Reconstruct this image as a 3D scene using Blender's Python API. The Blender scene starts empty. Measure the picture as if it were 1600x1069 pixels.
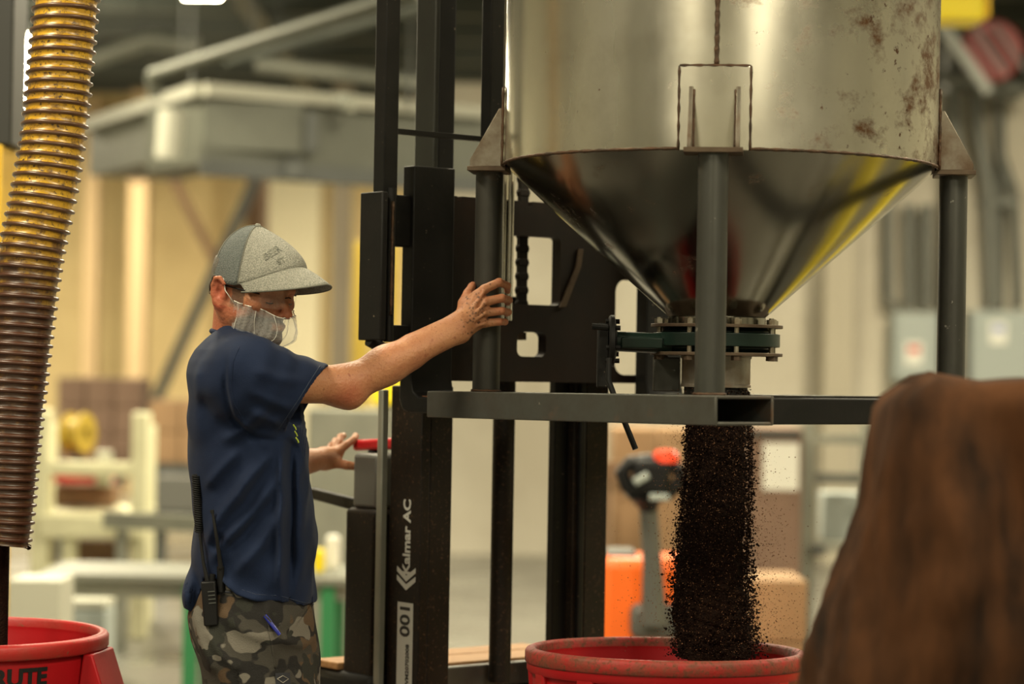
import bpy, bmesh, math, random
import numpy as np
from mathutils import Vector, Matrix
random.seed(7); rng = np.random.default_rng(7)
scene = bpy.context.scene
COL = scene.collection

# ------------------------------------------------------------------ camera
F = 85.0 / 36.0 * 1600.0
CAM = Vector((0, 0, 1.55))
PITCH = math.atan(40.5 / F); ROLL = math.radians(1.0)
_f = Vector((0, math.cos(PITCH), math.sin(PITCH)))
_r0 = Vector((1, 0, 0)); _u0 = _r0.cross(_f)
RIGHT = (_r0 * math.cos(ROLL) + _u0 * math.sin(ROLL)).normalized()
UP = RIGHT.cross(_f).normalized(); FWD = _f
cam = bpy.data.cameras.new('camera'); cam_o = bpy.data.objects.new('camera', cam); COL.objects.link(cam_o)
cam_o.matrix_world = Matrix((( RIGHT.x, UP.x, -FWD.x, CAM.x), (RIGHT.y, UP.y, -FWD.y, CAM.y), (RIGHT.z, UP.z, -FWD.z, CAM.z), (0, 0, 0, 1)))
cam.lens = 85; cam.sensor_width = 36; cam.sensor_fit = 'HORIZONTAL'
cam.clip_start = 0.1; cam.clip_end = 200
cam.dof.use_dof = True; cam.dof.focus_distance = 5.08; cam.dof.aperture_fstop = 2.0
scene.camera = cam_o

# ------------------------------------------------------------------ world, exposure
w = bpy.data.worlds.new('world'); scene.world = w; w.use_nodes = True
w.node_tree.nodes['Background'].inputs[0].default_value = (0.75, 0.8, 0.8, 1)
w.node_tree.nodes['Background'].inputs[1].default_value = 0.05
vs = scene.view_settings
vs.view_transform = 'Standard'; vs.look = 'None'; vs.exposure = 0.66; vs.gamma = 1.0; vs.use_curve_mapping = False
LAMP_POWER = 42.0            # radiance of the ceiling lamps' diffusers
LAMP_COLOR = (1.0, 0.885, 0.63)

# ------------------------------------------------------------------ helpers
def P(px, py, D):
    return CAM + FWD * D + RIGHT * ((px - 800.0) / F * D) + UP * ((534.5 - py) / F * D)

def V(*a): return Vector(a)

def tag(o, label=None, cat=None, group=None, kind=None):
    if label: o['label'] = label
    if cat: o['category'] = cat
    if group: o['group'] = group
    if kind: o['kind'] = kind
    return o

BASE = {}
def root(name, loc, label, cat, group=None):
    o = bpy.data.objects.new(name, None); COL.objects.link(o)
    o.location = loc; o.empty_display_size = 0.1
    BASE[o] = Vector(loc)
    return tag(o, label, cat, group)

def link_mesh(name, me, mat, parent=None, origin=None, smooth=35, bevel=0.0, bevel_seg=2):
    """me in world coordinates; shifted to the thing's base."""
    if parent is not None:
        org = BASE[parent]
    else:
        org = Vector(origin) if origin is not None else None
        if org is None:
            co = np.empty(len(me.vertices) * 3, 'f'); me.vertices.foreach_get('co', co); co = co.reshape(-1, 3)
            lo, hi = co.min(0), co.max(0)
            org = Vector(((lo[0] + hi[0]) / 2, (lo[1] + hi[1]) / 2, lo[2]))
    me.transform(Matrix.Translation(-org))
    o = bpy.data.objects.new(name, me); COL.objects.link(o)
    if parent is not None:
        o.parent = parent; BASE[o] = org
    else:
        o.location = org; BASE[o] = org
    mats = mat if isinstance(mat, (list, tuple)) else [mat]
    for m in mats: me.materials.append(m)
    if smooth is not None:
        me.shade_smooth()
        if smooth < 180: me.set_sharp_from_angle(angle=math.radians(smooth))
    if bevel > 0:
        b = o.modifiers.new('bevel', 'BEVEL'); b.width = bevel; b.segments = bevel_seg; b.limit_method = 'ANGLE'; b.angle_limit = math.radians(40)
        b.harden_normals = False
    return o

class MB:
    def __init__(s): s.v = []; s.f = []
    def add(s, vs, fs):
        n = len(s.v); s.v += [tuple(v) for v in vs]; s.f += [tuple(i + n for i in f) for f in fs]; return s
    def hexa(s, c8):
        return s.add(c8, [(0, 3, 2, 1), (4, 5, 6, 7), (0, 1, 5, 4), (1, 2, 6, 5), (2, 3, 7, 6), (3, 0, 4, 7)])
    def box(s, lo, hi):
        x0, y0, z0 = lo; x1, y1, z1 = hi
        return s.hexa([(x0, y0, z0), (x1, y0, z0), (x1, y1, z0), (x0, y1, z0), (x0, y0, z1), (x1, y0, z1), (x1, y1, z1), (x0, y1, z1)])
    def obox(s, c, ax, ay, az, hx, hy, hz):
        c = Vector(c); ax, ay, az = Vector(ax) * hx, Vector(ay) * hy, Vector(az) * hz
        return s.hexa([c - ax - ay - az, c + ax - ay - az, c + ax + ay - az, c - ax + ay - az, c - ax - ay + az, c + ax - ay + az, c + ax + ay + az, c - ax + ay + az])
    def bar(s, a, b, w, h, up=(0, 0, 1)):
        a, b = Vector(a), Vector(b); d = (b - a); L = d.length; d.normalize()
        sd = d.cross(Vector(up)); 
        if sd.length < 1e-4: sd = d.cross(Vector((1, 0, 0)))
        sd.normalize(); u = sd.cross(d).normalized()
        return s.obox((a + b) / 2, d, sd, u, L / 2, w / 2, h / 2)
    def tube(s, pts, r, n=16, caps=True):
        pts = [Vector(p) for p in pts]; rs = r if isinstance(r, (list, tuple)) else [r] * len(pts)
        rings = []; prev = None
        for i, p in enumerate(pts):
            d = (pts[min(i + 1, len(pts) - 1)] - pts[max(i - 1, 0)]).normalized()
            if prev is None:
                a = d.cross(Vector((0, 0, 1)))
                if a.length < 1e-3: a = d.cross(Vector((0, 1, 0)))
            else:
                a = prev - d * prev.dot(d)
            a.normalize(); prev = a; b = d.cross(a)
            rings.append([p + (a * math.cos(2 * math.pi * k / n) + b * math.sin(2 * math.pi * k / n)) * rs[i] for k in range(n)])
        vs = [v for R in rings for v in R]; fs = []
        for i in range(len(pts) - 1):
            for k in range(n):
                k2 = (k + 1) % n; fs.append((i * n + k, i * n + k2, (i + 1) * n + k2, (i + 1) * n + k))
        if caps:
            fs.append(tuple(range(n))[::-1]); fs.append(tuple(range((len(pts) - 1) * n, len(pts) * n)))
        return s.add(vs, fs)
    def lathe(s, c, prof, n=48, closed=False, axis=None):
        """prof list of (r, z) about vertical axis at c (or about axis frame (ax,ay,az))."""
        c = Vector(c); ax, ay, az = axis if axis else (V(1, 0, 0), V(0, 1, 0), V(0, 0, 1))
        vs = []; fs = []
        for (r, z) in prof:
            for k in range(n):
                a = 2 * math.pi * k / n
                vs.append(c + ax * (r * math.cos(a)) + ay * (r * math.sin(a)) + az * z)
        m = len(prof)
        for i in range(m if closed else m - 1):
            j = (i + 1) % m
            for k in range(n):
                k2 = (k + 1) % n; fs.append((i * n + k, i * n + k2, j * n + k2, j * n + k))
        return s.add(vs, fs)
    def prism(s, poly, off):
        """poly: list of points, extruded by vector off."""
        n = len(poly); off = Vector(off)
        vs = [Vector(p) for p in poly] + [Vector(p) + off for p in poly]
        fs = [tuple(range(n))[::-1], tuple(range(n, 2 * n))] + [(i, (i + 1) % n, (i + 1) % n + n, i + n) for i in range(n)]
        return s.add(vs, fs)
    def mesh(s, name='m'):
        me = bpy.data.meshes.new(name); me.from_pydata(s.v, [], s.f); me.update()
        bm = bmesh.new(); bm.from_mesh(me); bmesh.ops.recalc_face_normals(bm, faces=bm.faces); bm.to_mesh(me); bm.free()
        return me
    def build(s, name, mat, parent=None, **k):
        return link_mesh(name, s.mesh(name), mat, parent, **k)

def mesh_np(name, v, f):
    """fast mesh from numpy: v (n,3), f (m,k)"""
    me = bpy.data.meshes.new(name); v = np.ascontiguousarray(v, 'f'); f = np.ascontiguousarray(f, 'i')
    me.vertices.add(len(v)); me.vertices.foreach_set('co', v.ravel())
    k = f.shape[1]; me.loops.add(f.size); me.loops.foreach_set('vertex_index', f.ravel())
    me.polygons.add(len(f)); me.polygons.foreach_set('loop_start', np.arange(0, f.size, k, dtype='i'))
    me.update(calc_edges=True); me.validate(); return me

def text_mesh(body, size, extrude=0.0005, bold=0.0, align='CENTER'):
    cu = bpy.data.curves.new('t', 'FONT'); cu.body = body; cu.size = size; cu.extrude = extrude; cu.offset = bold
    cu.align_x = align; cu.align_y = 'CENTER'; cu.resolution_u = 3
    o = bpy.data.objects.new('t', cu); COL.objects.link(o)
    dg = bpy.context.evaluated_depsgraph_get(); dg.update()
    me = bpy.data.meshes.new_from_object(o.evaluated_get(dg))
    bpy.data.objects.remove(o); me.materials.clear(); return me

def plate_with_holes(outer, holes, thick):
    """2D curve fill: returns mesh in XY plane, thickness along Z (centred)."""
    cu = bpy.data.curves.new('p', 'CURVE'); cu.dimensions = '2D'; cu.fill_mode = 'BOTH'; cu.extrude = thick / 2
    for poly in [outer] + holes:
        sp = cu.splines.new('POLY'); sp.points.add(len(poly) - 1); sp.use_cyclic_u = True
        for i, (x, y) in enumerate(poly): sp.points[i].co = (x, y, 0, 1)
    o = bpy.data.objects.new('p', cu); COL.objects.link(o)
    dg = bpy.context.evaluated_depsgraph_get(); dg.update()
    me = bpy.data.meshes.new_from_object(o.evaluated_get(dg)); bpy.data.objects.remove(o); me.materials.clear()
    return me

def rrect(x0, y0, x1, y1, r, n=5):
    pts = []
    for cx, cy, a0 in ((x1 - r, y1 - r, 0), (x0 + r, y1 - r, 90), (x0 + r, y0 + r, 180), (x1 - r, y0 + r, 270)):
        for k in range(n + 1):
            a = math.radians(a0 + 90 * k / n); pts.append((cx + r * math.cos(a), cy + r * math.sin(a)))
    return pts

# ------------------------------------------------------------------ materials
def mat(name, color, rough=0.6, metal=0.0, color2=None, scale=6.0, detail=5.0, lo=0.35, hi=0.65, bump=0.0, bump_scale=40.0,
        rough2=None, stretch=None, spec=0.5, coat=0.0, alpha=1.0, trans=0.0):
    m = bpy.data.materials.new(name); m.use_nodes = True; nt = m.node_tree; N = nt.nodes; L = nt.links
    b = N['Principled BSDF']; b.inputs['Roughness'].default_value = rough; b.inputs['Metallic'].default_value = metal
    b.inputs['Base Color'].default_value = (*color, 1); b.inputs['Specular IOR Level'].default_value = spec
    b.inputs['Coat Weight'].default_value = coat; b.inputs['Alpha'].default_value = alpha; b.inputs['Transmission Weight'].default_value = trans
    tc = N.new('ShaderNodeTexCoord'); vec = tc.outputs['Object']
    if stretch:
        mp = N.new('ShaderNodeMapping'); mp.inputs['Scale'].default_value = stretch; L.new(vec, mp.inputs[0]); vec = mp.outputs[0]
    if color2 is not None or rough2 is not None:
        n = N.new('ShaderNodeTexNoise'); n.inputs['Scale'].default_value = scale; n.inputs['Detail'].default_value = detail
        n.inputs['Roughness'].default_value = 0.62; L.new(vec, n.inputs['Vector'])
        mr = N.new('ShaderNodeMapRange'); mr.inputs[1].default_value = lo; mr.inputs[2].default_value = hi; L.new(n.outputs['Fac'], mr.inputs[0])
        if color2 is not None:
            mx = N.new('ShaderNodeMix'); mx.data_type = 'RGBA'; mx.inputs[6].default_value = (*color, 1); mx.inputs[7].default_value = (*color2, 1)
            L.new(mr.outputs[0], mx.inputs[0]); L.new(mx.outputs[2], b.inputs['Base Color'])
        if rough2 is not None:
            m2 = N.new('ShaderNodeMapRange'); m2.inputs[3].default_value = rough; m2.inputs[4].default_value = rough2; L.new(mr.outputs[0], m2.inputs[0]); L.new(m2.outputs[0], b.inputs['Roughness'])
    if bump > 0:
        n2 = N.new('ShaderNodeTexNoise'); n2.inputs['Scale'].default_value = bump_scale; n2.inputs['Detail'].default_value = 4; L.new(vec, n2.inputs['Vector'])
        bp = N.new('ShaderNodeBump'); bp.inputs['Strength'].default_value = bump; bp.inputs['Distance'].default_value = 0.01
        L.new(n2.outputs['Fac'], bp.inputs['Height']); L.new(bp.outputs[0], b.inputs['Normal'])
    return m

def emis(name, color, strength):
    m = bpy.data.materials.new(name); m.use_nodes = True; b = m.node_tree.nodes['Principled BSDF']
    b.inputs['Base Color'].default_value = (*color, 1); b.inputs['Emission Color'].default_value = (*color, 1); b.inputs['Emission Strength'].default_value = strength
    return m

def nodes_of(m): 
    return m.node_tree.nodes, m.node_tree.links, m.node_tree.nodes['Principled BSDF']

def add_layer(m, color, scale, lo, hi, rough=None, metal=None, detail=8, stretch=None, zgrad=None, rot=0):
    """lay a noise-shaped stain of another colour over the base colour."""
    N, L, b = nodes_of(m)
    tc = N.new('ShaderNodeTexCoord'); vec = tc.outputs['Object']
    if stretch:
        mp = N.new('ShaderNodeMapping'); mp.inputs['Scale'].default_value = stretch; mp.inputs['Location'].default_value = (rot, rot * 2, rot * 3); L.new(vec, mp.inputs[0]); vec = mp.outputs[0]
    n = N.new('ShaderNodeTexNoise'); n.inputs['Scale'].default_value = scale; n.inputs['Detail'].default_value = detail; n.inputs['Roughness'].default_value = 0.68
    L.new(vec, n.inputs['Vector'])
    fac = n.outputs['Fac']
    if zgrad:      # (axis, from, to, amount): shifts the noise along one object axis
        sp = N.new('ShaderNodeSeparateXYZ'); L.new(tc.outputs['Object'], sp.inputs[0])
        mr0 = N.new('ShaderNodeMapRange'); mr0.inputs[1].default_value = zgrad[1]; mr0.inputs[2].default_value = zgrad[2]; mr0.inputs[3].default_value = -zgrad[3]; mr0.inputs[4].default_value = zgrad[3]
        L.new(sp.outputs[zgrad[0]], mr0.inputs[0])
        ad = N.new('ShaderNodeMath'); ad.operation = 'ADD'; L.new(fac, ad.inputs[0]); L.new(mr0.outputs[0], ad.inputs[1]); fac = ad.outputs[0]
    mr = N.new('ShaderNodeMapRange'); mr.inputs[1].default_value = lo; mr.inputs[2].default_value = hi; L.new(fac, mr.inputs[0]); fac = mr.outputs[0]
    def mixin(sock, val, typ):
        old = sock.links[0].from_socket if sock.links else None
        mx = N.new('ShaderNodeMix'); mx.data_type = typ
        ia, ib, io = (6, 7, 2) if typ == 'RGBA' else (2, 3, 0)
        if old is not None: L.new(old, mx.inputs[ia])
        else: mx.inputs[ia].default_value = sock.default_value
        mx.inputs[ib].default_value = val; L.new(fac, mx.inputs[0]); L.new(mx.outputs[io], sock)
    mixin(b.inputs['Base Color'], (*color, 1), 'RGBA')
    if rough is not None: mixin(b.inputs['Roughness'], rough, 'FLOAT')
    if metal is not None: mixin(b.inputs['Metallic'], metal, 'FLOAT')
    return m

M = {}
M['floor'] = mat('floor', (0.20, 0.20, 0.175), 0.22, color2=(0.14, 0.13, 0.11), scale=1.5, rough2=0.4, bump=0.03)
M['cream_wall'] = mat('cream_wall', (0.72, 0.565, 0.29), 0.8, color2=(0.60, 0.45, 0.22), scale=0.8)
M['white_wall'] = mat('white_wall', (0.66, 0.62, 0.51), 0.75, color2=(0.50, 0.455, 0.36), scale=0.7)
M['hall_wall'] = mat('hall_wall', (0.78, 0.76, 0.64), 0.8, color2=(0.50, 0.48, 0.40), scale=0.5)
M['deck'] = mat('deck', (0.055, 0.074, 0.068), 0.6, color2=(0.036, 0.048, 0.045), scale=2)
M['joist'] = mat('joist', (0.065, 0.072, 0.060), 0.6)
M['galv'] = mat('galv', (0.32, 0.325, 0.27), 0.5, 0.3, color2=(0.25, 0.26, 0.22), scale=4)
M['duct'] = mat('duct', (0.098, 0.103, 0.082), 0.55, 0.2, color2=(0.08, 0.084, 0.066), scale=2)
M['trimlight'] = mat('trimlight', (0.30, 0.30, 0.245), 0.6)
M['darkgrey'] = mat('darkgrey', (0.06, 0.065, 0.06), 0.6)
M['tan'] = mat('tan', (0.50, 0.36, 0.20), 0.8)
M['brown'] = mat('brown', (0.22, 0.13, 0.07), 0.75, color2=(0.16, 0.09, 0.05), scale=4)
M['cardboard'] = mat('cardboard', (0.34, 0.21, 0.11), 0.85, color2=(0.27, 0.165, 0.085), scale=3)
M['cardboard_grey'] = mat('cardboard_grey', (0.24, 0.155, 0.11), 0.85, color2=(0.19, 0.12, 0.085), scale=3)
M['wood'] = mat('wood', (0.42, 0.23, 0.09), 0.7, color2=(0.30, 0.15, 0.055), scale=8, stretch=(1, 8, 8))
M['cream_paint'] = mat('cream_paint', (0.74, 0.72, 0.48), 0.45, color2=(0.62, 0.6, 0.4), scale=3)
M['white_paint'] = mat('white_paint', (0.50, 0.50, 0.41), 0.5)
M['yellow'] = mat('yellow', (0.80, 0.50, 0.015), 0.4, color2=(0.68, 0.40, 0.01), scale=5)
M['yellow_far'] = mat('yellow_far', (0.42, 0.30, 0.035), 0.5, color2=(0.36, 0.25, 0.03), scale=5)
M['bin_rim_dusty'] = mat('bin_rim_dusty', (0.36, 0.012, 0.010), 0.6, color2=(0.17, 0.045, 0.022), scale=30, bump=0.1, bump_scale=160)
add_layer(M['bin_rim_dusty'], (0.11, 0.045, 0.02), 90, 0.50, 0.66, rough=0.9, detail=4)
M['yellow_bright'] = mat('yellow_bright', (0.90, 0.72, 0.01), 0.45)
M['red'] = mat('red', (0.55, 0.015, 0.02), 0.4)
M['red_dark'] = mat('red_dark', (0.20, 0.02, 0.015), 0.5)
M['orange'] = mat('orange', (0.95, 0.16, 0.015), 0.4)
M['orange_red'] = mat('orange_red', (0.95, 0.07, 0.02), 0.4)
M['green'] = mat('green', (0.03, 0.22, 0.08), 0.5)
M['panel_grey'] = mat('panel_grey', (0.36, 0.40, 0.38), 0.5)
M['conduit'] = mat('conduit', (0.15, 0.155, 0.135), 0.55, 0.3)
M['paper'] = mat('paper', (0.8, 0.8, 0.72), 0.8)
M['black_plastic'] = mat('black_plastic', (0.007, 0.007, 0.0075), 0.5, spec=0.25)
M['rubber'] = mat('rubber', (0.009, 0.009, 0.009), 0.7, spec=0.25)
M['grey_plastic'] = mat('grey_plastic', (0.10, 0.10, 0.09), 0.5)
# stacker and frame steel
M['black_steel'] = mat('black_steel', (0.0055, 0.0058, 0.0055), 0.45, 0.0, color2=(0.010, 0.009, 0.008), scale=9, rough2=0.6, bump=0.04, bump_scale=60, spec=0.22)
add_layer(M['black_steel'], (0.30, 0.24, 0.17), 95, 0.72, 0.80, rough=0.9, detail=2)
M['mast_steel'] = mat('mast_steel', (0.0095, 0.0075, 0.0055), 0.5, 0.0, color2=(0.020, 0.0135, 0.0085), scale=5, rough2=0.65, spec=0.22)
add_layer(M['mast_steel'], (0.12, 0.07, 0.04), 130, 0.60, 0.76, rough=0.9, detail=2)
M['mast_grey'] = mat('mast_grey', (0.028, 0.030, 0.025), 0.45, 0.2, color2=(0.02, 0.02, 0.017), scale=4, spec=0.3)
M['carriage'] = mat('carriage', (0.011, 0.0085, 0.0065), 0.55, 0.0, color2=(0.026, 0.014, 0.0085), scale=4, rough2=0.7, bump=0.05, spec=0.22)
M['dark_tube'] = mat('dark_tube', (0.105, 0.110, 0.097), 0.45, 0.6, color2=(0.075, 0.067, 0.056), scale=6, rough2=0.6, bump=0.03, bump_scale=50)
add_layer(M['dark_tube'], (0.10, 0.055, 0.03), 7, 0.56, 0.72, rough=0.75, metal=0.2)
add_layer(M['dark_tube'], (0.45, 0.42, 0.36), 26, 0.70, 0.76, rough=0.4, detail=3)
M['leg_tube'] = mat('leg_tube', (0.088, 0.091, 0.081), 0.36, 0.65, color2=(0.050, 0.048, 0.041), scale=5, rough2=0.5, stretch=(1, 1, .4))
add_layer(M['leg_tube'], (0.09, 0.055, 0.035), 9, 0.60, 0.74, rough=0.7, metal=0.2)
add_layer(M['leg_tube'], (0.42, 0.42, 0.38), 30, 0.70, 0.76, rough=0.35, detail=3)
M['rust'] = mat('rust', (0.22, 0.09, 0.035), 0.8, color2=(0.12, 0.05, 0.025), scale=12, bump=0.1)
M['rusty_edge'] = mat('rusty_edge', (0.115, 0.082, 0.052), 0.55, 0.5, color2=(0.060, 0.036, 0.022), scale=14, bump=0.06)
M['chrome'] = mat('chrome', (0.75, 0.73, 0.66), 0.14, 1.0)
M['steel_bolt'] = mat('steel_bolt', (0.42, 0.40, 0.33), 0.35, 0.9, color2=(0.22, 0.17, 0.11), scale=40)
M['pipe_steel'] = mat('pipe_steel', (0.36, 0.34, 0.29), 0.45, 0.7, color2=(0.22, 0.16, 0.11), scale=12, bump=0.1)
M['valve_green'] = mat('valve_green', (0.0045, 0.012, 0.0085), 0.38, color2=(0.008, 0.021, 0.015), scale=6, spec=0.3)
# stainless
M['tank'] = mat('tank', (0.74, 0.715, 0.61), 0.20, 1.0, color2=(0.66, 0.635, 0.54), scale=2.2, rough2=0.31, stretch=(1, 1, .35), bump=0.012, bump_scale=5)
add_layer(M['tank'], (0.56, 0.53, 0.44), 5, 0.50, 0.74, detail=9)
add_layer(M['tank'], (0.17, 0.085, 0.040), 9, 0.60, 0.72, rough=0.42, detail=14, zgrad=(0, -0.5, 0.42, 0.12), stretch=(1.0, 1.0, 1.2), rot=2.3)
add_layer(M['tank'], (0.12, 0.06, 0.03), 38, 0.66, 0.73, rough=0.45, detail=3, zgrad=(0, -0.2, 0.5, 0.05))
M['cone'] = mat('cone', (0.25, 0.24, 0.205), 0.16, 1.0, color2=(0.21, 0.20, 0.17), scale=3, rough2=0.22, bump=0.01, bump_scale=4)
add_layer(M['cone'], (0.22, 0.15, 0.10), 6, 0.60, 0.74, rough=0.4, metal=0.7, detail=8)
M['lug'] = mat('lug', (0.26, 0.24, 0.195), 0.4, 0.85, color2=(0.12, 0.08, 0.05), scale=10, rough2=0.6)
M['weld'] = mat('weld', (0.050, 0.034, 0.022), 0.55, 0.6, color2=(0.105, 0.055, 0.030), scale=30, bump=0.3, bump_scale=120)
# bins, hose, sack
M['bin_red'] = mat('bin_red', (0.40, 0.005, 0.009), 0.42, color2=(0.33, 0.004, 0.007), scale=4, rough2=0.55, bump=0.03, bump_scale=90, spec=0.3)
M['bin_rim'] = mat('bin_rim', (0.42, 0.010, 0.010), 0.5, color2=(0.36, 0.025, 0.016), scale=18, bump=0.08, bump_scale=120)
add_layer(M['bin_rim'], (0.20, 0.075, 0.035), 70, 0.60, 0.72, rough=0.9, detail=3)
M['ink'] = mat('ink', (0.008, 0.008, 0.008), 0.5)
M['decal_white'] = mat('decal_white', (0.62, 0.64, 0.60), 0.5)
M['hose_wall'] = mat('hose_wall', (0.70, 0.42, 0.03), 0.28, color2=(0.52, 0.28, 0.025), scale=9, bump=0.05, spec=0.6)
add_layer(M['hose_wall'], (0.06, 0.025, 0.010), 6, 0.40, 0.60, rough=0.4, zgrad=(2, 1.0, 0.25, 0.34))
add_layer(M['hose_wall'], (0.16, 0.075, 0.016), 40, 0.50, 0.68, rough=0.4, detail=5)
add_layer(M['hose_wall'], (0.06, 0.027, 0.011), 120, 0.56, 0.68, rough=0.5, detail=2)
M['hose_rib'] = mat('hose_rib', (0.085, 0.040, 0.019), 0.30, color2=(0.14, 0.070, 0.035), scale=14, spec=0.6)
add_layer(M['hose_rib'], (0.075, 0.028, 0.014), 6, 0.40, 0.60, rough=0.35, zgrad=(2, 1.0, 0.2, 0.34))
M['sack'] = mat('sack', (0.080, 0.033, 0.0135), 0.85, color2=(0.016, 0.009, 0.0055), scale=3.0, detail=5, lo=0.40, hi=0.60, bump=0.15, bump_scale=30, spec=0.1, stretch=(2.2, 2.2, .55))  # fold shade and highlights painted into the canvas colour as vertical streaks
M['coffee'] = mat('coffee', (0.016, 0.0066, 0.0032), 0.9, color2=(0.008, 0.0035, 0.002), scale=120, bump=0.6, bump_scale=260, spec=0.12)
M['coffee_dust'] = mat('coffee_dust', (0.13, 0.055, 0.02), 0.8)
M['door_grey'] = mat('door_grey', (.07, .07, .065), .5)
# ------------------------------------------------------------------ room shell
X0, X1, Y0, Y1, ZC = -9.0, 9.0, -7.0, 31.0, 5.2
def slab(name, lo, hi, m, label, **k):
    o = MB().box(lo, hi).build(name, m, smooth=None, **k); return tag(o, label, None, None, 'structure')
slab('floor', (X0, Y0, -0.12), (X1, Y1, 0), M['floor'], 'smooth worn concrete floor of the production hall')
ceiling = slab('ceiling', (X0, Y0, ZC), (X1, Y1, ZC + .1), M['deck'], 'dark metal deck ceiling of the hall')
slab('wall_back', (X0, Y1, 0), (X1, Y1 + .2, ZC), M['cream_wall'], 'warm cream back wall of the hall')
slab('wall_left', (X0 - .2, Y0, 0), (X0, Y1, ZC), M['hall_wall'], 'pale side wall of the hall')
slab('wall_right', (X1, Y0, 0), (X1 + .2, Y1, ZC), M['hall_wall'], 'pale side wall on the right of the hall')
slab('wall_front', (X0, Y0 - .2, 0), (X1, Y0, ZC), M['hall_wall'], 'pale wall behind the camera')
# white block partition on the right, nearer than the back wall
pw = P(655, 600, 20.0)
slab('wall_inner', (pw.x, 20.0, 0), (X1, 20.25, 3.9), M['white_wall'], 'white painted block partition behind the steel hopper')

# unseen doors and columns, added to give dark reflected bands in the steel
for i, (xa, xb) in enumerate(((-6.6, -3.9), (2.7, 4.9))):
    d = MB()
    o = MB().box((xa, Y0, 0), (xb, Y0 + .05, 3.3)).build('door_%d' % (i + 1), M['door_grey'], smooth=None); tag(o, 'dark grey roll-up door behind the camera', None, None, 'structure')
    for k in range(11): MB().box((xa, Y0 + .05, .3 * k + .01), (xb, Y0 + .075, .3 * k + .28)).build('slat', M['door_grey'], o, smooth=None)
for x in (-7.6, -2.6, -0.4, 1.7, 6.4):
    o = MB().box((x - .16, Y0, 0), (x + .16, Y0 + .3, ZC - .5)).build('trim_%d' % int(x * 10 + 100), M['darkgrey'], smooth=None); tag(o, 'dark steel wall column behind the camera', None, None, 'structure')
for (x, y) in ((-8.9, -3.0), (-8.9, 1.0), (-8.9, 5.0), (8.9, -2.0), (8.9, 2.5), (8.9, 6.5)):
    s_ = 1 if x < 0 else -1
    o = MB().box((min(x - .1 * s_, x + .25 * s_), y - .2, 0), (max(x - .1 * s_, x + .25 * s_), y + .2, ZC - .5)).build('trim_%d' % int(y * 10 + (200 if x < 0 else 400)), M['darkgrey'], smooth=None); tag(o, 'dark steel column on the side wall', None, None, 'structure')

# ceiling joists and beams (parts of the ceiling)
for i in range(13):
    y = 9.0 + i * 1.75
    MB().box((X0, y - .06, ZC - .32), (X1, y + .06, ZC - .002)).build('joist', M['joist'], ceiling, smooth=None)
for x in (-6.2, -2.4, 1.6, 5.6):
    m = MB().box((x - .10, Y0, ZC - .50), (x + .10, Y1, ZC - .47)).box((x - .015, Y0, ZC - .47), (x + .015, Y1, ZC - .322))
    m.build('girder', M['joist'], ceiling, smooth=None)

# ceiling lamps: housing + glowing diffuser
M['lamp_diffuser'] = emis('lamp_diffuser', LAMP_COLOR, LAMP_POWER)
M['lamp_far'] = emis('lamp_far', LAMP_COLOR, LAMP_POWER * 1.8)  # stronger than the near diffusers, added power to brighten back wall and partition
def lamp(x, y, z, lx, ly, label):
    r = root('ceiling_lamp', (x, y, z), label, 'lamp', 'ceiling lamps over the hall')
    MB().box((x - lx / 2, y - ly / 2, z + .012), (x + lx / 2, y + ly / 2, z + .09)).build('housing', M['galv'], r, smooth=None)
    MB().add([(x - lx / 2 + .01, y - ly / 2 + .01, z), (x + lx / 2 - .01, y - ly / 2 + .01, z), (x + lx / 2 - .01, y + ly / 2 - .01, z), (x - lx / 2 + .01, y + ly / 2 - .01, z)], [(0, 3, 2, 1)]).build('diffuser', M['lamp_diffuser'] if y < 10 else M['lamp_far'], r, smooth=None)
    for s in (-1, 1):
        MB().tube([(x, y + s * ly * .35, z + .09), (x, y + s * ly * .35, ZC)], .008, 6).build('hanger', M['darkgrey'], r)
LZ = 4.55
for (x, y, lab) in ((-2.6, 3.4, 'long ceiling lamp above and in front of the worker'), (2.4, 2.2, 'long ceiling lamp above right in front of the hopper'),
                    (-2.6, -2.5, 'long ceiling lamp on the left behind the camera'), (2.6, -3.0, 'long ceiling lamp on the right behind the camera'),
                    (-1.2, 7.6, 'long ceiling lamp above the stacker truck'), (4.0, 7.0, 'long ceiling lamp above right beyond the hopper')):
    lamp(x, y, LZ, .5, 2.4, lab)
for (x, y, lab) in ((-3.6, 14.5, 'ceiling lamp over the cream machine'), (3.8, 15.0, 'ceiling lamp before the white partition'), (0.4, 12.5, 'ceiling lamp over the orange pallet truck'),
                    (-5.12, 25.5, 'ceiling lamp before the cream back wall'), (-6.0, 22.0, 'ceiling lamp far at the left side wall'), (1.0, 26.0, 'ceiling lamp behind the white partition')):
    lamp(x, y, LZ, .5, 2.4, lab)
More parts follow.
